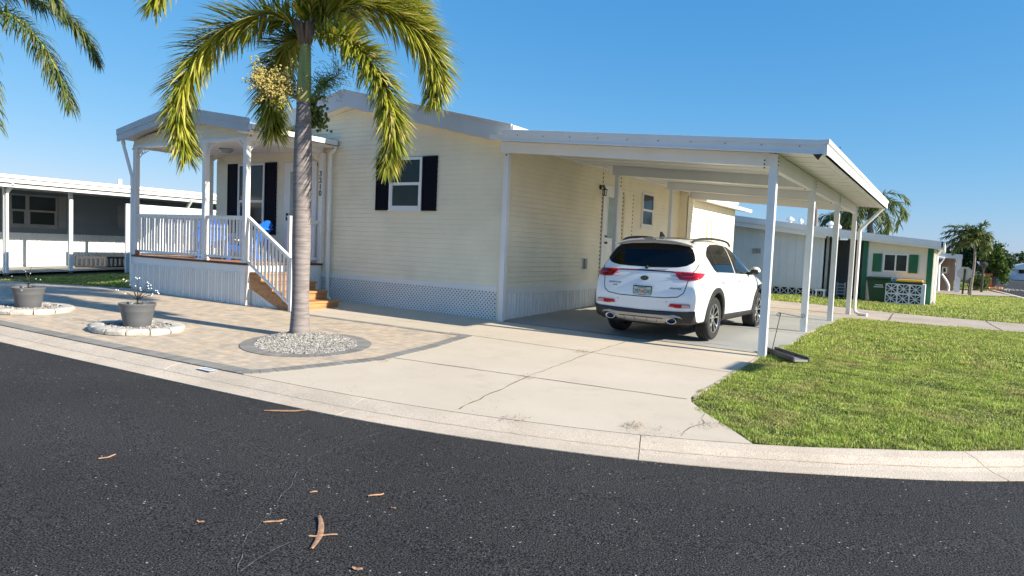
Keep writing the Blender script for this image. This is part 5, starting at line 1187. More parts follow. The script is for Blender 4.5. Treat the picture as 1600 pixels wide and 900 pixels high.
m = MB(); m.box(XN-.33, XN-.27, y5, y6+6, zt5-.06, zt5); m.box(XN-.33, XN-.27, y5, y6+6, zz+.12, zz+.17); m.build('rail', M['charcoal'], f)
k = 0; y = y5
while y < y6+1.2: m = MB(); m.box(XN-.325, XN-.275, y, y+.055, zz+.14, zt5-.05); m.build('picket', M['charcoal'], f); y += .14
pf = thing('vinyl_fence', (-22.3, 12, 0), 'sunlit white ribbed panel fence standing behind the left side of the porch', 'fence')
XF = -22.1; ya, yb = XP(196, 330, XF).y, XP(336, 330, XF).y+1.5; zt6 = XP(222, 322, XF).z
m = MB(); corr(m, (XF,ya), (XF,yb), 0, zt6, (1,0), pitch=.11, depth=.03, z0f=1); m.box(XF-.03, XF-.001, ya, yb, H(XF,11)-.1, zt6-.02); m.build('panel', M['white'], pf); m = MB(); m.box(XF-.03, XF+.045, ya, yb, zt6-.01, zt6+.04); m.build('cap_rail', M['white'], pf)
m = MB(); q = YP(187, 283, 16); m.tube([(q.x,16,q.z-1.2),(q.x,16,q.z+.08)], .09, 10); m.build('roof_vent_pipe', M['white'], nl)

def leaf_tree(name, base, trunk_h, blobs, n, ls, seed, lab, mt, group=None, rt=.15):
    rnd = random.Random(seed); base = Vector(base); t = thing(name, base, lab, 'tree', group)
    m = MB(); top = base+Vector((0,0,trunk_h)); m.tube([base-Vector((0,0,.1)), base+Vector((.05,0,trunk_h*.5)), top], [rt,rt*.8,rt*.6], 8)
    for c, r in blobs: c = base+Vector(c); m.tube([top-Vector((0,0,.2)), top.lerp(c,.5)+Vector((0,0,.1)), c], [rt*.5,rt*.3,rt*.1], 6)
    m.build('trunk', M['trunk'], t); lv = MB()
    for c, r in blobs:
        c = base+Vector(c)
        cl_ = [c+Vector([rnd.gauss(0,.5) for _ in range(3)])*r for _ in range(14)]
        for k in range(n):
            q = rnd.choice(cl_)+Vector([rnd.gauss(0,1) for _ in range(3)])*r*.22; a = Vector([rnd.gauss(0,1) for _ in range(3)]).normalized()*ls; b = a.cross(Vector([rnd.gauss(0,1) for _ in range(3)])).normalized()*ls*.45
            lv.add([q-a, q+b, q+a, q-b], [(0,1,2,3)])
    lv.build('crown', mt, t); return t
M['leafdark'] = leafmat('tree_leaves', (.020,.045,.012), (.06,.11,.025))
M['leafmid'] = leafmat('shrub_leaves', (.04,.09,.015), (.12,.18,.035))
q = XP(322, 300, -20.0); leaf_tree('leafy_tree', (-20.3, q.y+4, 0), 2.4, [((0,0,q.z-.3),.6),((.4,.3,q.z-.7),.6),((-.4,-.2,q.z-.5),.5)], 700, .07, 5, 'green tree seen between the porch posts behind the white fence', M['leafmid'])

# ================================================================= NEIGHBOUR ON THE RIGHT
YN = 29.8; zg = -.06
nr_ = thing('neighbour_house', (-5, 33, 0), 'pale blue and white panelled home with green trim and shutters beyond the carport', 'house')
def yn(px, py, Y=YN): return YP(px, py, Y)
pk = yn(1150, 337); rt_ = yn(1292, 356); lf = -12.5
zlf = pk.z-(pk.x-lf)*.10; bp, br_ = yn(1150,352).z, yn(1292,371).z
# gable end wall
xe = rt_.x
m = MB(); P = [(lf,YN,.25),(xe,YN,.25),(xe,YN,br_+.02),(pk.x,YN,bp+.02),(lf,YN,zlf-.4)]; m.prism(P, (0,.1,0))
x = lf
while x < xe-.05:
    zz = (bp-(x-pk.x)*(bp-br_)/(xe-pk.x)) if x > pk.x else bp-(pk.x-x)*.10
    m.box(x, x+.035, YN-.02, YN, .25, zz); x += .30
m.build('gable_wall', M['nbwall'], nr_)
def fas(m, a, b, y0, y1, h): m.prism([(a[0],y0,a[1]-h),(b[0],y0,b[1]-h),(b[0],y0,b[1]),(a[0],y0,a[1])], (0,y1-y0,0))
h = pk.z-bp+.02
m = MB(); fas(m, (pk.x,pk.z), (xe+.05,rt_.z), YN-.45, YN-.40, h*.55); fas(m, (pk.x,pk.z-h*.5), (xe+.05,rt_.z-h*.5), YN-.38, YN-.33, h*.5); fas(m, (lf,zlf), (pk.x,pk.z), YN-.45, YN-.40, h*.55); fas(m, (lf,zlf-h*.5), (pk.x,pk.z-h*.5), YN-.38, YN-.33, h*.5); m.build('rake_fascia', M['whitemetal'], nr_)
ed = yn(1474, 378); edb = yn(1474, 386)
m = MB(); fas(m, (pk.x,pk.z-.02), (ed.x,ed.z-.02), YN-.4, YN+13, .10); fas(m, (lf,zlf-.02), (pk.x,pk.z-.02), YN-.4, YN+13, .1); m.build('roof', M['roof'], nr_)
m = MB(); a = yn(1290, 357); fas(m, (a.x,a.z), (ed.x,ed.z), YN-.48, YN-.42, .22); fas(m, (a.x,a.z-.2), (ed.x,ed.z-.2), YN-.44, YN-.40, .10); m.box(ed.x-.05, ed.x+.06, YN-.48, YN+12.5, ed.z-.27, ed.z+.0); m.build('front_fascia', M['whitemetal'], nr_)
m = MB(); fas(m, (a.x,a.z-.14), (ed.x-.06,ed.z-.22), YN-.40, YN+12.4, .02); m.build('soffit', M['nbcream'], nr_)
# open bay, then wall with window
xa = yn(1343.5, 466).x; xb = yn(1453.5, 470).x; xg1 = yn(1351, 466).x; xg0 = yn(1444, 470).x; ztp = lambda x: a.z-.18+(ed.z-a.z)*(x-a.x)/(ed.x-a.x)
m = MB(); m.prism([(xa,YN,zg),(xb,YN,zg),(xb,YN,ztp(xb)),(xa,YN,ztp(xa))], (0,.1,0)); 
for k in range(1, 6): x = xa+(xb-xa)*k/6; m.box(x, x+.012, YN-.004, YN, zg, ztp(x)-.01)
m.box(xb-.1, xb-.0, YN+.1, YN+12.2, zg, ztp(xb)-.1); m.box(xa, xa+.1, YN+.1, YN+5, zg, ztp(xa)-.1); m.build('wall', M['nbcream'], nr_)
m = MB()
for k in range(26): y = YN+.12+k*.45; m.box(xb, xb+.03, y, y+.12, zg, ztp(xb)-.15)
m.build('side_ribs', M['nbcream'], nr_)
for x0, x1 in ((xa,xg1),(xg0,xb+.0)): m = MB(); m.prism([(x0,YN-.035,zg),(x1,YN-.035,zg),(x1,YN-.035,ztp(x1)),(x0,YN-.035,ztp(x0))], (0,.03,0)); m.build('corner_board', M['green'], nr_)
m = MB(); m.box(xe-.02, xa, YN+2.5, YN+2.6, zg, 2.3); m.box(xe-.04, xe+.03, YN, YN+2.5, .0, br_); m.build('bay_wall', M['greywall'], nr_)
m = MB(); m.box(xe-.01, xe+.13, YN-.0, YN+.1, zg, br_); m.build('bay_post', M['meter'], nr_)
A = yn(1375, 397); B = yn(1421, 427)
x0, x1, x2, x3 = yn(1380,410).x, yn(1419,410).x, yn(1362.5,410).x, yn(1435,410).x; z0_, z1_ = yn(1398, 423).z, yn(1398, 398.5).z
m = MB(); f_ = .05; m.box(x0, x1, YN-.05, YN-.005, z0_-f_, z0_); m.box(x0, x1, YN-.05, YN-.005, z1_, z1_+f_); m.box(x0, x0+f_, YN-.05, YN-.005, z0_, z1_); m.box(x1-f_, x1, YN-.05, YN-.005, z0_, z1_); xm = (x0+x1)/2; m.box(xm-.025, xm+.025, YN-.05, YN-.005, z0_, z1_); w = m.build('window', M['white'], nr_)
m = MB(); m.box(x0+f_, xm-.025, YN-.02, YN-.006, z0_, z1_); m.box(xm+.025, x1-f_, YN-.02, YN-.006, z0_, z1_); m.build('pane', M['glass'], w)
zA, zB = yn(1370,423).z, yn(1370,396).z
sa, sb = yn(1363.5,410).x, yn(1377.5,410).x; sc, sd = yn(1420.5,410).x, yn(1434.5,410).x
for u, v in ((sa,sb),(sc,sd)):
    m = MB(); m.box(u, v, YN-.05, YN-.005, zA-.03, zB+.0)
    for k in range(12): m.box(u+.04, v-.04, YN-.058, YN-.05, zA+.04+k*(zB-zA-.08)/12, zA+.04+(k+.5)*(zB-zA-.08)/12)
    m.build('shutter', M['green'], nr_)
# vents, small boxes
for px, py, r_ in ((1235,344,.16),(1251,347,.12),(1298,351,.17),(1311,356,.1)):
    q = YP(px, py, YN+2); m = MB(); m.tube([(q.x,q.y,q.z-.5),(q.x,q.y,q.z)], r_*.5, 10); m.lathe([(r_,-.02),(r_,.05),(.01,.16)], (q.x,q.y,q.z), 12); m.build('roof_vent', M['white'], nr_)
for px in (1179, 1185.5): q = yn(px, 392); m = MB(); m.box(q.x-.08,q.x+.08,YN-.05,YN-.01,q.z-.1,q.z+.1); m.build('vent_grille', M['meter'], nr_)
# breeze block base strip and block screen
def breeze(m, x0, x1, y, z0, z1, cols, rows, d=.09):
    cw = (x1-x0)/cols; ch = (z1-z0)/rows
    for i in range(cols):
        for j in range(rows):
            a_, b_ = x0+i*cw, z0+j*ch; c_, e_ = a_+cw, b_+ch; w = .021*cw/.3; cx_, cz_ = (a_+c_)/2, (b_+e_)/2
            m.box(a_, a_+w, y, y+d, b_, e_); m.box(c_-w, c_, y, y+d, b_, e_); m.box(a_+w, c_-w, y, y+d, b_, b_+w); m.box(a_+w, c_-w, y, y+d, e_-w, e_)
            for p, q in (((a_+w*.5,b_+w*.5),(c_-w*.5,e_-w*.5)),((a_+w*.5,e_-w*.5),(c_-w*.5,b_+w*.5))): m.bar((p[0],y+d/2,p[1]),(q[0],y+d/2,q[1]), d*.9, w*1.1, up=(0,0,1))
            m.bar((cx_,y+d/2,b_+w),(cx_,y+d/2,e_-w), d*.86, w*.7, up=(1,0,0)) if cols < 9 else None
            if cols < 9: m.bar((a_+w,y+d/2,cz_),(c_-w,y+d/2,cz_), d*.86, w*.7)
xs0 = yn(1378.5, 460).x; xs1 = yn(1436, 460).x
YS = YN-1.0; xs0, xs1 = YP(1382, 470, YS).x, YP(1439, 472, YS).x; zs = YP(1410, 444, YS).z
sc_ = thing('block_screen', ((xs0+xs1)/2, YS, zg), 'low white openwork block wall screening the yellow lidded bin', 'wall')
m = MB(); breeze(m, xs0, xs1, YS, zg, zs, 3, 2); m.build('pierced_blocks', M['blockwhite'], sc_)
m = MB(); m.box(xs1+.002, xs1+.10, YS-.01, YS+.9, zg, zs+.02); m.build('end_blocks', M['blockwhite'], sc_)
m = MB(); m.box(xs0+.02, xs1-.02, YS+.12, YS+.14, zg, zs-.03); m.build('shade_backing', M['charcoal'], sc_)  # added dark board standing in for the shade and bins behind the openings
m = MB(); breeze(m, -12.4, xe-.05, YN+.03, zg, .26, 26, 1, d=.05); m.build('base_blocks', M['blockwhite'], nr_)
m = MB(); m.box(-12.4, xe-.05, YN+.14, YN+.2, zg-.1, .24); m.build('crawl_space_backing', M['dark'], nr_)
# bins
def bin_(x, y, w, hgt, d, body, lid, lab, open_=0):
    t = thing('wheelie_bin', (x, y, zg), lab, 'bin', 'wheeled bins beside the neighbour house')
    m = MB(); P = []; hw, tw = w*.34, w*.5
    m.add([(x-hw,y-d*.38,zg+.05),(x+hw,y-d*.38,zg+.05),(x+hw,y+d*.38,zg+.05),(x-hw,y+d*.38,zg+.05),(x-tw,y-d*.5,zg+hgt),(x+tw,y-d*.5,zg+hgt),(x+tw,y+d*.5,zg+hgt),(x-tw,y+d*.5,zg+hgt)], [(3,2,1,0),(4,5,6,7),(0,1,5,4),(1,2,6,5),(2,3,7,6),(3,0,4,7)]); m.box(x-tw-.03,x+tw+.03,y-d*.5-.03,y+d*.5,zg+hgt-.07,zg+hgt-.02); m.build('body', body, t, bev=.015)
    m = MB(); m.prism([(x-tw-.03,y-d*.5-.05,zg+hgt),(x+tw+.03,y-d*.5-.05,zg+hgt),(x+tw+.0,y-d*.5-.05,zg+hgt+.07),(x-tw+.0,y-d*.5-.05,zg+hgt+.07)], (0,d+.1,0)); m.tube([(x+tw+.02,y+d*.3,zg+hgt-.02),(x+tw+.10,y+d*.3,zg+hgt+.0)], .02, 6); m.build('lid', lid, t, bev=.02)
    for s_ in (-1, 1): m = MB(); m.tube([(x+s_*hw-s_*.06,y+d*.3,zg+.11),(x+s_*(hw+.03),y+d*.3,zg+.11)], .11, 16); m.build('wheel', M['black'], t)
    m = MB()
    for k, (a0, ww) in enumerate(((-.11,.24),(-.15,.32))):
        u = a0; 
        while u < a0+ww: m.box(x+u, x+u+.022, y-d*.49-.012+.0, y-d*.46, zg+hgt*.72-k*.07, zg+hgt*.72-k*.07+.035); u += .032
    m.build('lettering', M['white'], t); return t
q = YP(1383, 450, YN-.6); hb = YP(1383, 434, YN-.8).z-zg-.05
bin_(YP(1373,450,YN-.75).x, YN-.6, .80, hb, .75, M['bingreen'], M['bingreen'], 'large dark green wheeled bin with a green lid left of the block screen')
hb2 = YP(1420, 440, YN-.5).z-zg
bin_(YP(1421,445,YN-.45).x, YN-.45, .82, hb2, .7, M['bingreen'], M['yellow'], 'green wheeled bin with a bright yellow lid behind the block screen')
# white bench and shelf in the open bay
for px0, px1, lab in ((1270, 1282, 'small white bench end by the pale panelled wall'),(1306, 1344, None)):
    pass
t = thing('bench', YP(1280, 463, YN-.5), 'low white bench standing against the pale panelled wall', 'bench'); p0, p1 = YP(1274,452,YN-.5), YP(1291,452,YN-.5)
m = MB(); m.box(p0.x, p1.x, YN-.7, YN-.3, p0.z-.04, p0.z+.02); m.build('seat', M['white'], t)
for x in (p0.x+.03, p1.x-.08): m = MB(); m.box(x, x+.06, YN-.68, YN-.32, zg, p0.z-.04); m.build('leg', M['white'], t)
t = thing('slatted_rack', YP(1312, 463, YN+.8), 'low rack of white slats in the dark open bay', 'rack'); p0, p1 = YP(1306,452,YN+1.2), YP(1321,452,YN+1.2)
m = MB()
for k in range(4): m.box(p0.x, p1.x, YN+1.2, YN+1.25, zg+.10+k*.13, zg+.15+k*.13)
m.box(p0.x, p0.x+.06, YN+1.25, YN+1.3, zg, zg+.6); m.box(p1.x-.06, p1.x, YN+1.25, YN+1.3, zg, zg+.6); m.build('slats', M['white'], t)
# eave downspout near the corner
m = MB(); p0 = Vector((ed.x, YN+.3, ed.z-.25)); m.tube([p0, p0+Vector((-.02,.1,-.05)), (xb+.10,YN+1.2,ed.z-.5), (xb+.10,YN+1.2,zg)], .045, 8); m.build('downspout', M['white'], nr_)

# ================================================================= FAR THINGS
def far(px, py, Y): return YP(px, py, Y)
# brown house
YH = 47; bh = thing('neighbour_house', far(1480, 455, YH), 'brown walled house with a white roofed side carport behind the green trimmed home', 'house')
x0, x1 = far(1466,430,YH).x, far(1491,430,YH).x; zt = far(1480,404,YH).z; zg2 = -.06
m = MB(); m.box(x0-6, x1, YH, YH+.2, zg2, zt); m.box(x1-.2,x1,YH+.2,YH+9,zg2,zt); m.build('wall', M['taupe'], bh)
m = MB(); q0, q1 = far(1467,399,YH-1.5), far(1504,404,YH-1.5); m.prism([(q0.x-3,YH-1.5,q0.z),(q1.x,YH-1.5,q1.z-.03),(q1.x,YH-1.5,q1.z+.22),(q0.x-3,YH-1.5,q0.z+.3)], (0,11,0)); m.build('roof', M['white'], bh)
m = MB(); w0, w1 = far(1471,427,YH), far(1480.5,417,YH); m.box(w0.x,w1.x,YH-.06,YH-.01,w0.z,w1.z); w = m.build('window', M['white'], bh); m = MB(); m.box(w0.x+.08,w1.x-.08,YH-.07,YH-.06,w0.z+.08,w1.z-.08); m.build('pane', M['glass'], w)
m = MB(); q = far(1496,430,YH-1.2); m.box(q.x-.12,q.x+.16,YH-1.2,YH-.9,zg2,zt+.1); m.build('column', M['whitemetal'], bh)
m = MB(); q = far(1486,399,YH-1.6); e = far(1465,455,YH-1.6); u = far(1467,408,YH-1.6); m.tube([(q.x-1.2,YH-1.6,q.z-.05),(u.x+.25,YH-1.6,u.z+.15),(u.x,YH-1.6,u.z-.2),(e.x,YH-1.6,e.z)], .09, 8); m.build('downspout', M['white'], bh)
# bicycle parts leaning there: a curved white pole
m = MB(); pts = [far(1471,428,YH-.8), far(1478,438,YH-.8), far(1482,447,YH-.8), far(1481,455,YH-.8)]; m.tube(catmull(pts,5), .07, 8); m.build('curved_pole', M['white'], None, smooth=True, label='curved white pole leaning against the brown house wall', cat='pole')
sheet([tuple(L(1461,452.5).xy), tuple(L(1545,455).xy), tuple(L(1588,463.5).xy), tuple(L(1500,461).xy), tuple(L(1458,457.5).xy)], .012, M['path'], 'far_driveway', step=2, kind='structure')
# stop sign from behind
YQ = 43; ss_ = thing('stop_sign', far(1503, 460, YQ), 'bare metal back of an octagonal road sign on a dark post beside the street palm', 'sign')
c = far(1507.5, 427, YQ); r_ = .36
m = MB(); m.prism([(c.x+r_*math.cos(PI/8+PI*k/4), YQ-.01, c.z+r_*math.sin(PI/8+PI*k/4)) for k in range(8)], (0,.012,0)); m.build('sign_plate', M['steel'], ss_)
m = MB(); m.prism([(c.x+r_*math.cos(PI/8+PI*k/4), YQ+.004, c.z+r_*math.sin(PI/8+PI*k/4)) for k in range(8)], (0,.004,0)); m.build('sign_face', M['taillight'], ss_)
m = MB(); b = far(1503.5, 461, YQ); m.bar((b.x,YQ-.05,-.1),(c.x,YQ-.05,c.z+.22),.09,.06,up=(0,1,0)); m.build('post', M['charcoal'], ss_)
m = MB(); b = far(1513,461,YQ+1); m.bar((b.x,YQ+1,-.1),(b.x+.05,YQ+1,1.0),.10,.10,up=(0,1,0)); m.build('marker_post', M['charcoal'], None, label='short dark post between the octagonal sign and the palm trunk', cat='post')
# street palm
YK = 41; b = far(1515, 461, YK); hk = far(1517, 385, YK).z+.4
generic_palm((b.x+.05,YK,-.06), hk, 1.05, 30, 11, 'tall street palm with a windblown green crown by the octagonal sign', M['frondbg'], rt=.065, ll=.45, n=26, w=.03, stiff=.85, top_e=1.45, wind=(-.16,0,.02))
# trees behind it
leaf_tree('leafy_tree', (far(1535,440,60).x,60,-.06), 1.2, [((-1.0,0,1.8),.7),((0,0,2.6),.75),((.9,0,2.0),.7),((.2,.3,1.2),.7),((-1.3,1,2.7),.6)], 1500, .13, 21, 'broad dark green tree behind the street palm', M['leafdark'])
leaf_tree('leafy_tree', (far(1552,440,56).x,56,-.06), .8, [((0,0,1.7),.5),((.3,0,1.0),.5),((-.3,0,2.2),.4)], 1000, .11, 22, 'paler drooping green tree right of the street palm', M['leafmid'])
leaf_tree('shrub', (far(1524,452,52).x,52,-.06), .3, [((0,0,.6),.45),((.4,0,.4),.35)], 700, .08, 23, 'round green shrub at the foot of the street palm', M['leafmid'])
for i, (px, hh, lab) in enumerate(((1575,1.9,'dark tree low on the skyline left of the far blue house'),(1590,2.6,'dark leggy tree rising on the far skyline'),(1562,2.0,'low dark tree beyond the lamp post'))):
    q = far(px, 430, 110+i*8); leaf_tree('leafy_tree', (q.x,q.y,-.06), 1.2, [((0,0,hh),.8),((1.2,0,hh-.3),.7),((-1.2,0,hh-.5),.8),((2,1,hh-.8),.7)], 400, .22, 30+i, lab, M['leafdark'])
# street lamp post and brick feature
YL = 48; q = far(1533, 461, YL); zt = far(1533, 409, YL).z
t = thing('lamp_post', (q.x,YL,-.06), 'dark lamp post standing right of the street palm', 'lamp post'); m = MB(); m.tube([(q.x,YL,-.1),(q.x,YL,zt-.2)], [.07,.05], 8); m.build('pole', M['charcoal'], t); m = MB(); m.lathe([(.05,-.25),(.2,-.1),(.22,0),(.05,.12)], (q.x,YL,zt-.1), 10); m.build('lantern', M['charcoal'], t)
YBk = 55; q = far(1543, 455, YBk); t = thing('brick_planter', (q.x,YBk,-.06), 'low orange brick and timber feature by the far street corner', 'planter')
m = MB(); a_, b_ = far(1534,452,YBk).x, far(1549,452,YBk).x; m.box(a_,a_+.12,YBk,YBk+.12,-.1,.75); m.box(b_-.12,b_,YBk,YBk+.12,-.1,.8); m.box(a_,b_,YBk,YBk+.12,.72,.95); m.box(a_,b_,YBk+.7,YBk+.8,-.1,.9); m.build('frame', M['brick'], t)
m = MB(); stones(m, 30, lambda: (b_+random.uniform(-.6,.6), YBk+random.uniform(-.4,.4)), .06, .13, lambda x, y: -.0); m.build('rocks', M['stickwood'], t)
m = MB(); stones(m, 30, lambda: (b_+random.uniform(.5,1.5), YBk-2+random.uniform(-.8,.8)), .04, .08, lambda x, y: -.0); m.build('rocks', M['limestone'], None, kind='stuff')
# far houses
for i, (p0, p1, pt, col, lab, rc) in enumerate(((1558,1580,421,'nbcream','long low cream roofed house far down the street','white'),(1583,1625,415,'nbwall','far pale blue house with a white roof at the right edge','white'))):
    Yd = 90+12*i; a_, b_ = far(p0,430,Yd), far(p1,430,Yd); zt = far((p0+p1)/2, pt, Yd).z; t = thing('neighbour_house', ((a_.x+b_.x)/2,Yd,-.06), lab, 'house', 'houses far down the street')
    m = MB(); m.box(a_.x,b_.x,Yd,Yd+8,-.1,zt-.5); m.build('wall', M[col], t); m = MB(); m.prism([(a_.x-.4,Yd-.5,zt-.5),(b_.x+.4,Yd-.5,zt-.5),(b_.x+.4,Yd-.5,zt-.2),((a_.x+b_.x)/2,Yd-.5,zt+.3),(a_.x-.4,Yd-.5,zt-.2)], (0,9,0)); m.build('roof', M['white'], t)
    w_ = (b_.x-a_.x); m = MB(); m.box(a_.x+w_*.2,a_.x+w_*.4,Yd-.06,Yd-.01,.7,1.7); m.build('window', M['glass'], t); m = MB(); m.box(a_.x+w_*.6,a_.x+w_*.75,Yd-.06,Yd-.01,.7,1.7); m.build('window', M['glass'], t)
# palms above the neighbour roof
q = far(1361, 335, 50); generic_palm((q.x,50,-.06), far(1361,332,50).z+.3, 2.4, 22, 12, 'queen palm rising over the neighbour roof right of the carport corner', M['frondbg'], group=None, rt=.2, ll=.8, n=26, w=.04, stiff=1.25)
q = far(1312, 345, 58); generic_palm((q.x,58,-.06), far(1312,345,58).z, 1.9, 18, 13, 'smaller dark palm rising over the neighbour roof behind the carport posts', M['frondbg'], rt=.2, ll=.8, n=22, w=.045, stiff=1.25)
q = far(1276, 345, 45); m = MB(); m.tube([(q.x,45,-.1),(q.x-.1,45,6.2)], [.16,.11], 10); m.build('utility_pole', M['trunk'], None, label='dark pole rising behind the neighbour roof between two carport posts', cat='pole')
# a street name sign just outside the right edge: it throws the small shadow beside the near post
t = thing('street_sign', (3.45, 10.6, H(3,10.6)), 'green street name blade on a thin post outside the right edge', 'sign')
m = MB(); m.tube([(3.45,10.62,-.3),(3.45,10.62,2.95)], .022, 8); m.build('pole', M['steel'], t); m = MB(); m.box(3.44,3.46,9.9,10.65,2.75,2.95); m.build('name_blade', M['green'], t)
# bark and palm litter on the road
def flake(px, py, L_, w, ang, label, bend=.25, seed=0):
    rnd = random.Random(seed+int(px)); d = ray(px, py); t_ = (-.26-CAM.z)/d.z; q = CAM+d*t_; z0 = zr(q.x, q.y)+.004; m = MB(); n = 9; vs = []
    for i in range(n+1):
        u = (i/n-.5)*L_; ww = w*(.35+.65*math.sin(PI*(i+.6)/(n+1.2)))*rnd.uniform(.88,1.08); of = bend*L_*(i/n-.5)**2; h_ = .003+.006*abs(math.sin(i*.35+px))
        for k, s_ in enumerate((-1, 0, 1)): x = u; y = of+s_*ww/2; vs.append((q.x+x*math.cos(ang)-y*math.sin(ang), q.y+x*math.sin(ang)+y*math.cos(ang), z0+h_+(.004 if s_ == 0 else 0)))
    nv = len(vs); vs += [(x, y, z-.002) for x, y, z in vs]
    f = [(3*i+k, 3*i+k+3, 3*i+k+4, 3*i+k+1)[::-1] for i in range(n) for k in range(2)]; f += [tuple(j+nv for j in q_[::-1]) for q_ in f]
    f += [(3*i, 3*i+3, 3*i+3+nv, 3*i+nv) for i in range(n)]+[(3*i+2+nv, 3*i+5+nv, 3*i+5, 3*i+2) for i in range(n)]
    m.add(vs, f); return m.build('bark_piece', M['bark'], None, smooth='auto', label=label, cat='bark', group='bark and dry palm pieces on the road')
AR = math.radians
flake(447,640,.42,.06,AR(47),'largest pale bark strip lying at the gutter line below the patio corner'); flake(584,649,.25,.018,AR(42),'thin bark strip on the kerb edge below the driveway')
flake(501,836,.46,.036,AR(133),'upright bark strip crossing another in the near foreground'); flake(505,842,.16,.012,AR(46),'thin stick lying across the bark strip in the near foreground', bend=0)
flake(428,820,.12,.02,AR(58),'small tan bark chip left of the crossed pieces'); flake(168,719,.13,.022,AR(95),'tan bark chip alone on the left part of the road'); flake(588,775,.11,.022,AR(62),'curled bark piece right of the crossed pieces'); flake(313,822,.05,.015,AR(20),'tiny bark crumb far left of the crossed pieces'); flake(490,771,.05,.02,AR(60),'tiny bark crumb above the crossed pieces'); flake(615,796,.035,.02,AR(10),'tiny bark crumb below the curled piece'); flake(558,896,.06,.025,AR(20),'bark crumb at the bottom edge of the road')
# painted drain marker on the kerb
q = L(328,578); m = MB(); a = Vector((q.x,q.y-.03,0)); pts = [(-.13,-.055),(.13,-.055),(.13,.055),(-.13,.055)]; m.add([(a.x+x, a.y+y+.02*x, H(a.x+x,a.y+y)+.014) for x, y in pts], [(0,1,2,3)]); dm = m.build('kerb_marker', M['blockwhite'], None, label='small white painted number patch on the kerb', cat='marker')
m = MB()
for x in (-.06, .0, .06):
    for s_ in ((-.018,-.012),(.010,.016)): m.add([(a.x+x+s_[0], a.y-.032, H(a.x,a.y)+.017),(a.x+x+s_[1], a.y-.032, H(a.x,a.y)+.017),(a.x+x+s_[1], a.y+.032, H(a.x,a.y)+.018),(a.x+x+s_[0], a.y+.032, H(a.x,a.y)+.018)], [(0,1,2,3)])
m.build('painted_digits', M['charcoal'], dm)

# ================================================================= GRASS
def in_poly(px, py, poly):
    n = len(poly); ins = np.zeros(len(px), bool); j = n-1
    for i in range(n):
        xi, yi = poly[i]; xj, yj = poly[j]; c = ((yi > py) != (yj > py)) & (px < (xj-xi)*(py-yi)/(yj-yi+1e-12)+xi); ins ^= c; j = i
    return ins
_Hv = np.vectorize(H)
def grass(name, regions, mt):
    V = []; Fc = []; base = 0
    for poly, dens, ln, w in regions:
        xs = [p[0] for p in poly]; ys = [p[1] for p in poly]; x0, x1, y0, y1 = min(xs), max(xs), min(ys), max(ys); n = int((x1-x0)*(y1-y0)*dens)
        px = rng.uniform(x0, x1, n); py_ = rng.uniform(y0, y1, n); k = in_poly(px, py_, poly); px = px[k]; py_ = py_[k]
        # patchiness
        pt = np.sin(px*2.1+1.3*np.sin(py_*1.7))*np.sin(py_*2.6+px*.8)+.6*np.sin(px*6.1+py_*3.3)*np.sin(py_*5.3); keep = rng.random(len(px)) < (.78+.20*pt); px = px[keep]; py_ = py_[keep]; pt = pt[keep]; n = len(px)
        z = _Hv(px, py_)-.010+.010*np.sin(px*9+2*np.sin(py_*7))*np.sin(py_*11+2*np.sin(px*5)); a = rng.uniform(0, 2*np.pi, n); lean = np.abs(rng.normal(.2, .95, n)); h = ln*rng.uniform(.4, 1.2, n)*(1+.38*pt); ww = w*rng.uniform(.6, 1.2, n); f = rng.uniform(0, 2*np.pi, n)
        cx, sy = np.cos(f)*ww, np.sin(f)*ww; dx, dy = np.cos(a)*lean*h, np.sin(a)*lean*h
        v = np.zeros((n, 5, 3)); up = h/np.sqrt(1+lean**2*.5)
        v[:,0] = np.stack([px-cx, py_-sy, z], 1); v[:,1] = np.stack([px+cx, py_+sy, z], 1)
        v[:,2] = np.stack([px+cx*.8+dx*.4, py_+sy*.8+dy*.4, z+up*.65], 1); v[:,3] = np.stack([px-cx*.8+dx*.4, py_-sy*.8+dy*.4, z+up*.65], 1)
        v[:,4] = np.stack([px+dx, py_+dy, z+up*(1-.35*np.minimum(lean,1))], 1)
        V.append(v.reshape(-1,3)); b = base+np.arange(n)*5; Fc.append((b, n)); base += n*5
    V = np.concatenate(V); me = bpy.data.meshes.new(name); me.vertices.add(len(V)); me.vertices.foreach_set('co', V.ravel())
    B = np.concatenate([b for b, n in Fc]); n = len(B); loops = np.stack([B, B+1, B+2, B+3, B+3, B+2, B+4], 1).ravel()
    me.loops.add(len(loops)); me.loops.foreach_set('vertex_index', loops.astype(np.int32)); me.polygons.add(2*n)
    st = np.stack([np.arange(n)*7, np.arange(n)*7+4], 1).ravel(); me.polygons.foreach_set('loop_start', st.astype(np.int32)); me.materials.append(mt); me.update(); me.validate()
    return link(name, me, None, kind='stuff')
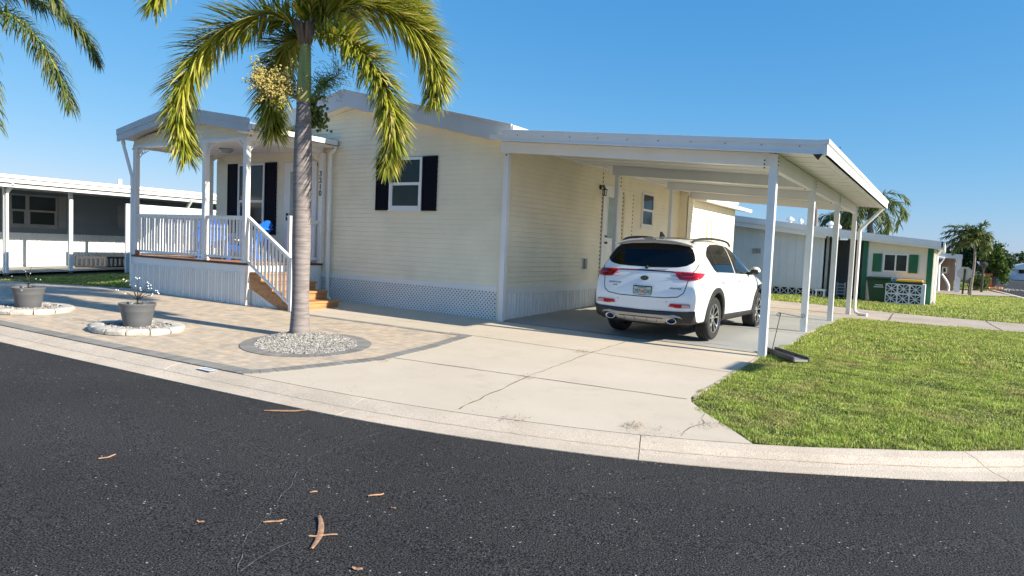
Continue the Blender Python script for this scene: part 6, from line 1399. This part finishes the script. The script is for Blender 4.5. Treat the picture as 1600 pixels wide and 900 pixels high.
def grassmat():
    m = leafmat('grass_blades', (.20,.31,.045), (.46,.55,.105), (.68,.60,.31), trans=.4, rough=.6); nt = m.node_tree; b = nt.nodes['Principled BSDF']; lk = nt.links.new
    cr = [n for n in nt.nodes if n.type == 'VALTORGB'][0]; tc = _n(nt, 'ShaderNodeTexCoord'); n1 = _n(nt, 'ShaderNodeTexNoise', i_Scale=1.1, i_Detail=6., i_Roughness=.6); lk(tc.outputs['Object'], n1.inputs[0])
    mr = _n(nt, 'ShaderNodeMapRange'); mr.inputs[1].default_value = .5; mr.inputs[2].default_value = .72; mr.inputs[4].default_value = .9; lk(n1.outputs[0], mr.inputs[0])
    mx = _n(nt, 'ShaderNodeMix', data_type='RGBA'); mx.inputs[7].default_value = (.46,.40,.17,1); lk(cr.outputs[0], mx.inputs[6]); lk(mr.outputs[0], mx.inputs[0])
    n2 = _n(nt, 'ShaderNodeTexNoise', i_Scale=5., i_Detail=4.); lk(tc.outputs['Object'], n2.inputs[0]); m2 = _n(nt, 'ShaderNodeMapRange'); m2.inputs[1].default_value = .3; m2.inputs[2].default_value = .7; m2.inputs[3].default_value = .65; m2.inputs[4].default_value = 1.3; lk(n2.outputs[0], m2.inputs[0])
    m3 = _n(nt, 'ShaderNodeMix', data_type='RGBA', blend_type='MULTIPLY'); m3.inputs[0].default_value = 1; lk(mx.outputs[2], m3.inputs[6]); lk(m2.outputs[0], m3.inputs[7]); lk(m3.outputs[2], b.inputs['Base Color'])
    for n in nt.nodes:
        if n.type == 'BSDF_TRANSLUCENT': lk(m3.outputs[2], n.inputs[0])
    return m
M['grass'] = grassmat()
kin = [(p.x-.0, p.y+.008+.03*abs(math.sin(p.x*9))) for p in inner2 if p.x > -1.33 and p.y < 12]
kin2 = [(p.x, p.y) for p in inner2 if p.y >= 12 and p.y < 19.9]
near = [(-2.31,12.2),(-2.32,11),(-2.31,10.2),(-2.36,9.4),(-2.30,8.6),(-2.38,7.9),(-2.32,7.5),(-2.22,7.31),(-2.12,7.02),(-1.92,6.9),(-1.70,6.6),(-1.52,6.52),(-1.42,6.36),(-1.25,6.33)]+kin+[(3.2,12.2)]
mid = [(-2.18,12.2),(3.2,12.2)]+kin2+[(3.7,19.9),(1.6,20.0),(-1.4,19.7),(-2.18,19.4)]
far_l = [(-1.2,23.75),(1.83,23.55),(3.6,23.55),(3.45,36),(3.2,43),(.6,41.1),(-.5,41.7),(-.3,31),(-.6,29.6),(-9,29.4),(-9,24.65),(-3.6,24.65)]
grass('lawn_grass', [(near, 9500, .038, .0042), (mid, 2800, .05, .0068), (far_l, 520, .07, .014), ([(2.3,51.5),(2.0,62),(-1,90),(-6,90),(-3,56),(-.4,52)], 60, .1, .04)], M['grass'])
left = [(-24,7.5),(-20.5,8.0),(-18.3,8.7),(-16.8,9.2),(-16.8,14),(-18.8,14),(-18.8,12),(-21.1,12),(-21.1,5.2),(-24,5.2)]
grass('side_lawn_grass', [(left, 1500, .06, .008), ([(-60,5.2),(-21.1,5.2),(-21.1,3.2),(-60,3.0)], 60, .08, .02)], M['grass'])
# ================================================================= LIGHT, SKY, CAMERA
AZ, EL = math.atan2(.08, 1.0), math.radians(27)         # towards the sun, measured from +X
sd = Vector((math.cos(AZ)*math.cos(EL), math.sin(AZ)*math.cos(EL), math.sin(EL)))
sun = bpy.data.lights.new('sun', 'SUN'); sun.energy = 5.0; sun.angle = math.radians(.53); sun.color = (1, .905, .745)
so = bpy.data.objects.new('sun', sun); C.objects.link(so); so.rotation_euler = sd.to_track_quat('Z', 'Y').to_euler(); so.location = (20, 0, 20)
w = bpy.data.worlds.new('World'); bpy.context.scene.world = w; w.use_nodes = True; nt = w.node_tree
sk = nt.nodes.new('ShaderNodeTexSky'); sk.sky_type = 'NISHITA'; sk.sun_disc = False; sk.sun_elevation = EL; sk.sun_rotation = PI/2-AZ
sk.altitude = 0; sk.air_density = 1.0; sk.dust_density = .2; sk.ozone_density = 2.2
bg = nt.nodes['Background']; bg.inputs['Strength'].default_value = .10
se = nt.nodes.new('ShaderNodeSeparateColor'); cb = nt.nodes.new('ShaderNodeCombineColor'); nt.links.new(sk.outputs[0], se.inputs[0])
for i, (a_, p_, g_) in enumerate(((.1318, 1.15, .59), (.1615, .62, .59), (.2109, .38, .75))):     # colour response of the camera to the sky
    m1 = nt.nodes.new('ShaderNodeMath'); m1.operation = 'MULTIPLY'; m1.inputs[1].default_value = a_; nt.links.new(se.outputs[i], m1.inputs[0])
    m2 = nt.nodes.new('ShaderNodeMath'); m2.operation = 'POWER'; m2.inputs[1].default_value = p_; nt.links.new(m1.outputs[0], m2.inputs[0])
    m3 = nt.nodes.new('ShaderNodeMath'); m3.operation = 'MULTIPLY'; m3.inputs[1].default_value = g_/.1741; nt.links.new(m2.outputs[0], m3.inputs[0]); nt.links.new(m3.outputs[0], cb.inputs[i])
nt.links.new(cb.outputs[0], bg.inputs['Color'])
cam = bpy.data.cameras.new('camera'); co_ = bpy.data.objects.new('camera', cam); C.objects.link(co_); cam.sensor_width = 36; cam.lens = 36*FPX/1600; cam.clip_end = 6000; cam.clip_start = .05
R3 = Matrix((CR, CU, -_f)).transposed(); co_.matrix_world = Matrix.Translation(CAM)@R3.to_4x4()
sc = bpy.context.scene; sc.camera = co_; sc.view_settings.view_transform = 'Standard'; sc.view_settings.look = 'None'; sc.view_settings.exposure = 0.9; sc.view_settings.gamma = 1
sc.cycles.use_denoising = True; sc.cycles.max_bounces = 6; sc.cycles.diffuse_bounces = 4; sc.cycles.glossy_bounces = 3
for o in list(bpy.data.objects):
    if o.get('_loc') is not None: del o['_loc']
    if o.type == 'MESH':
        for k in ('_loc',):
            if k in o: del o[k]
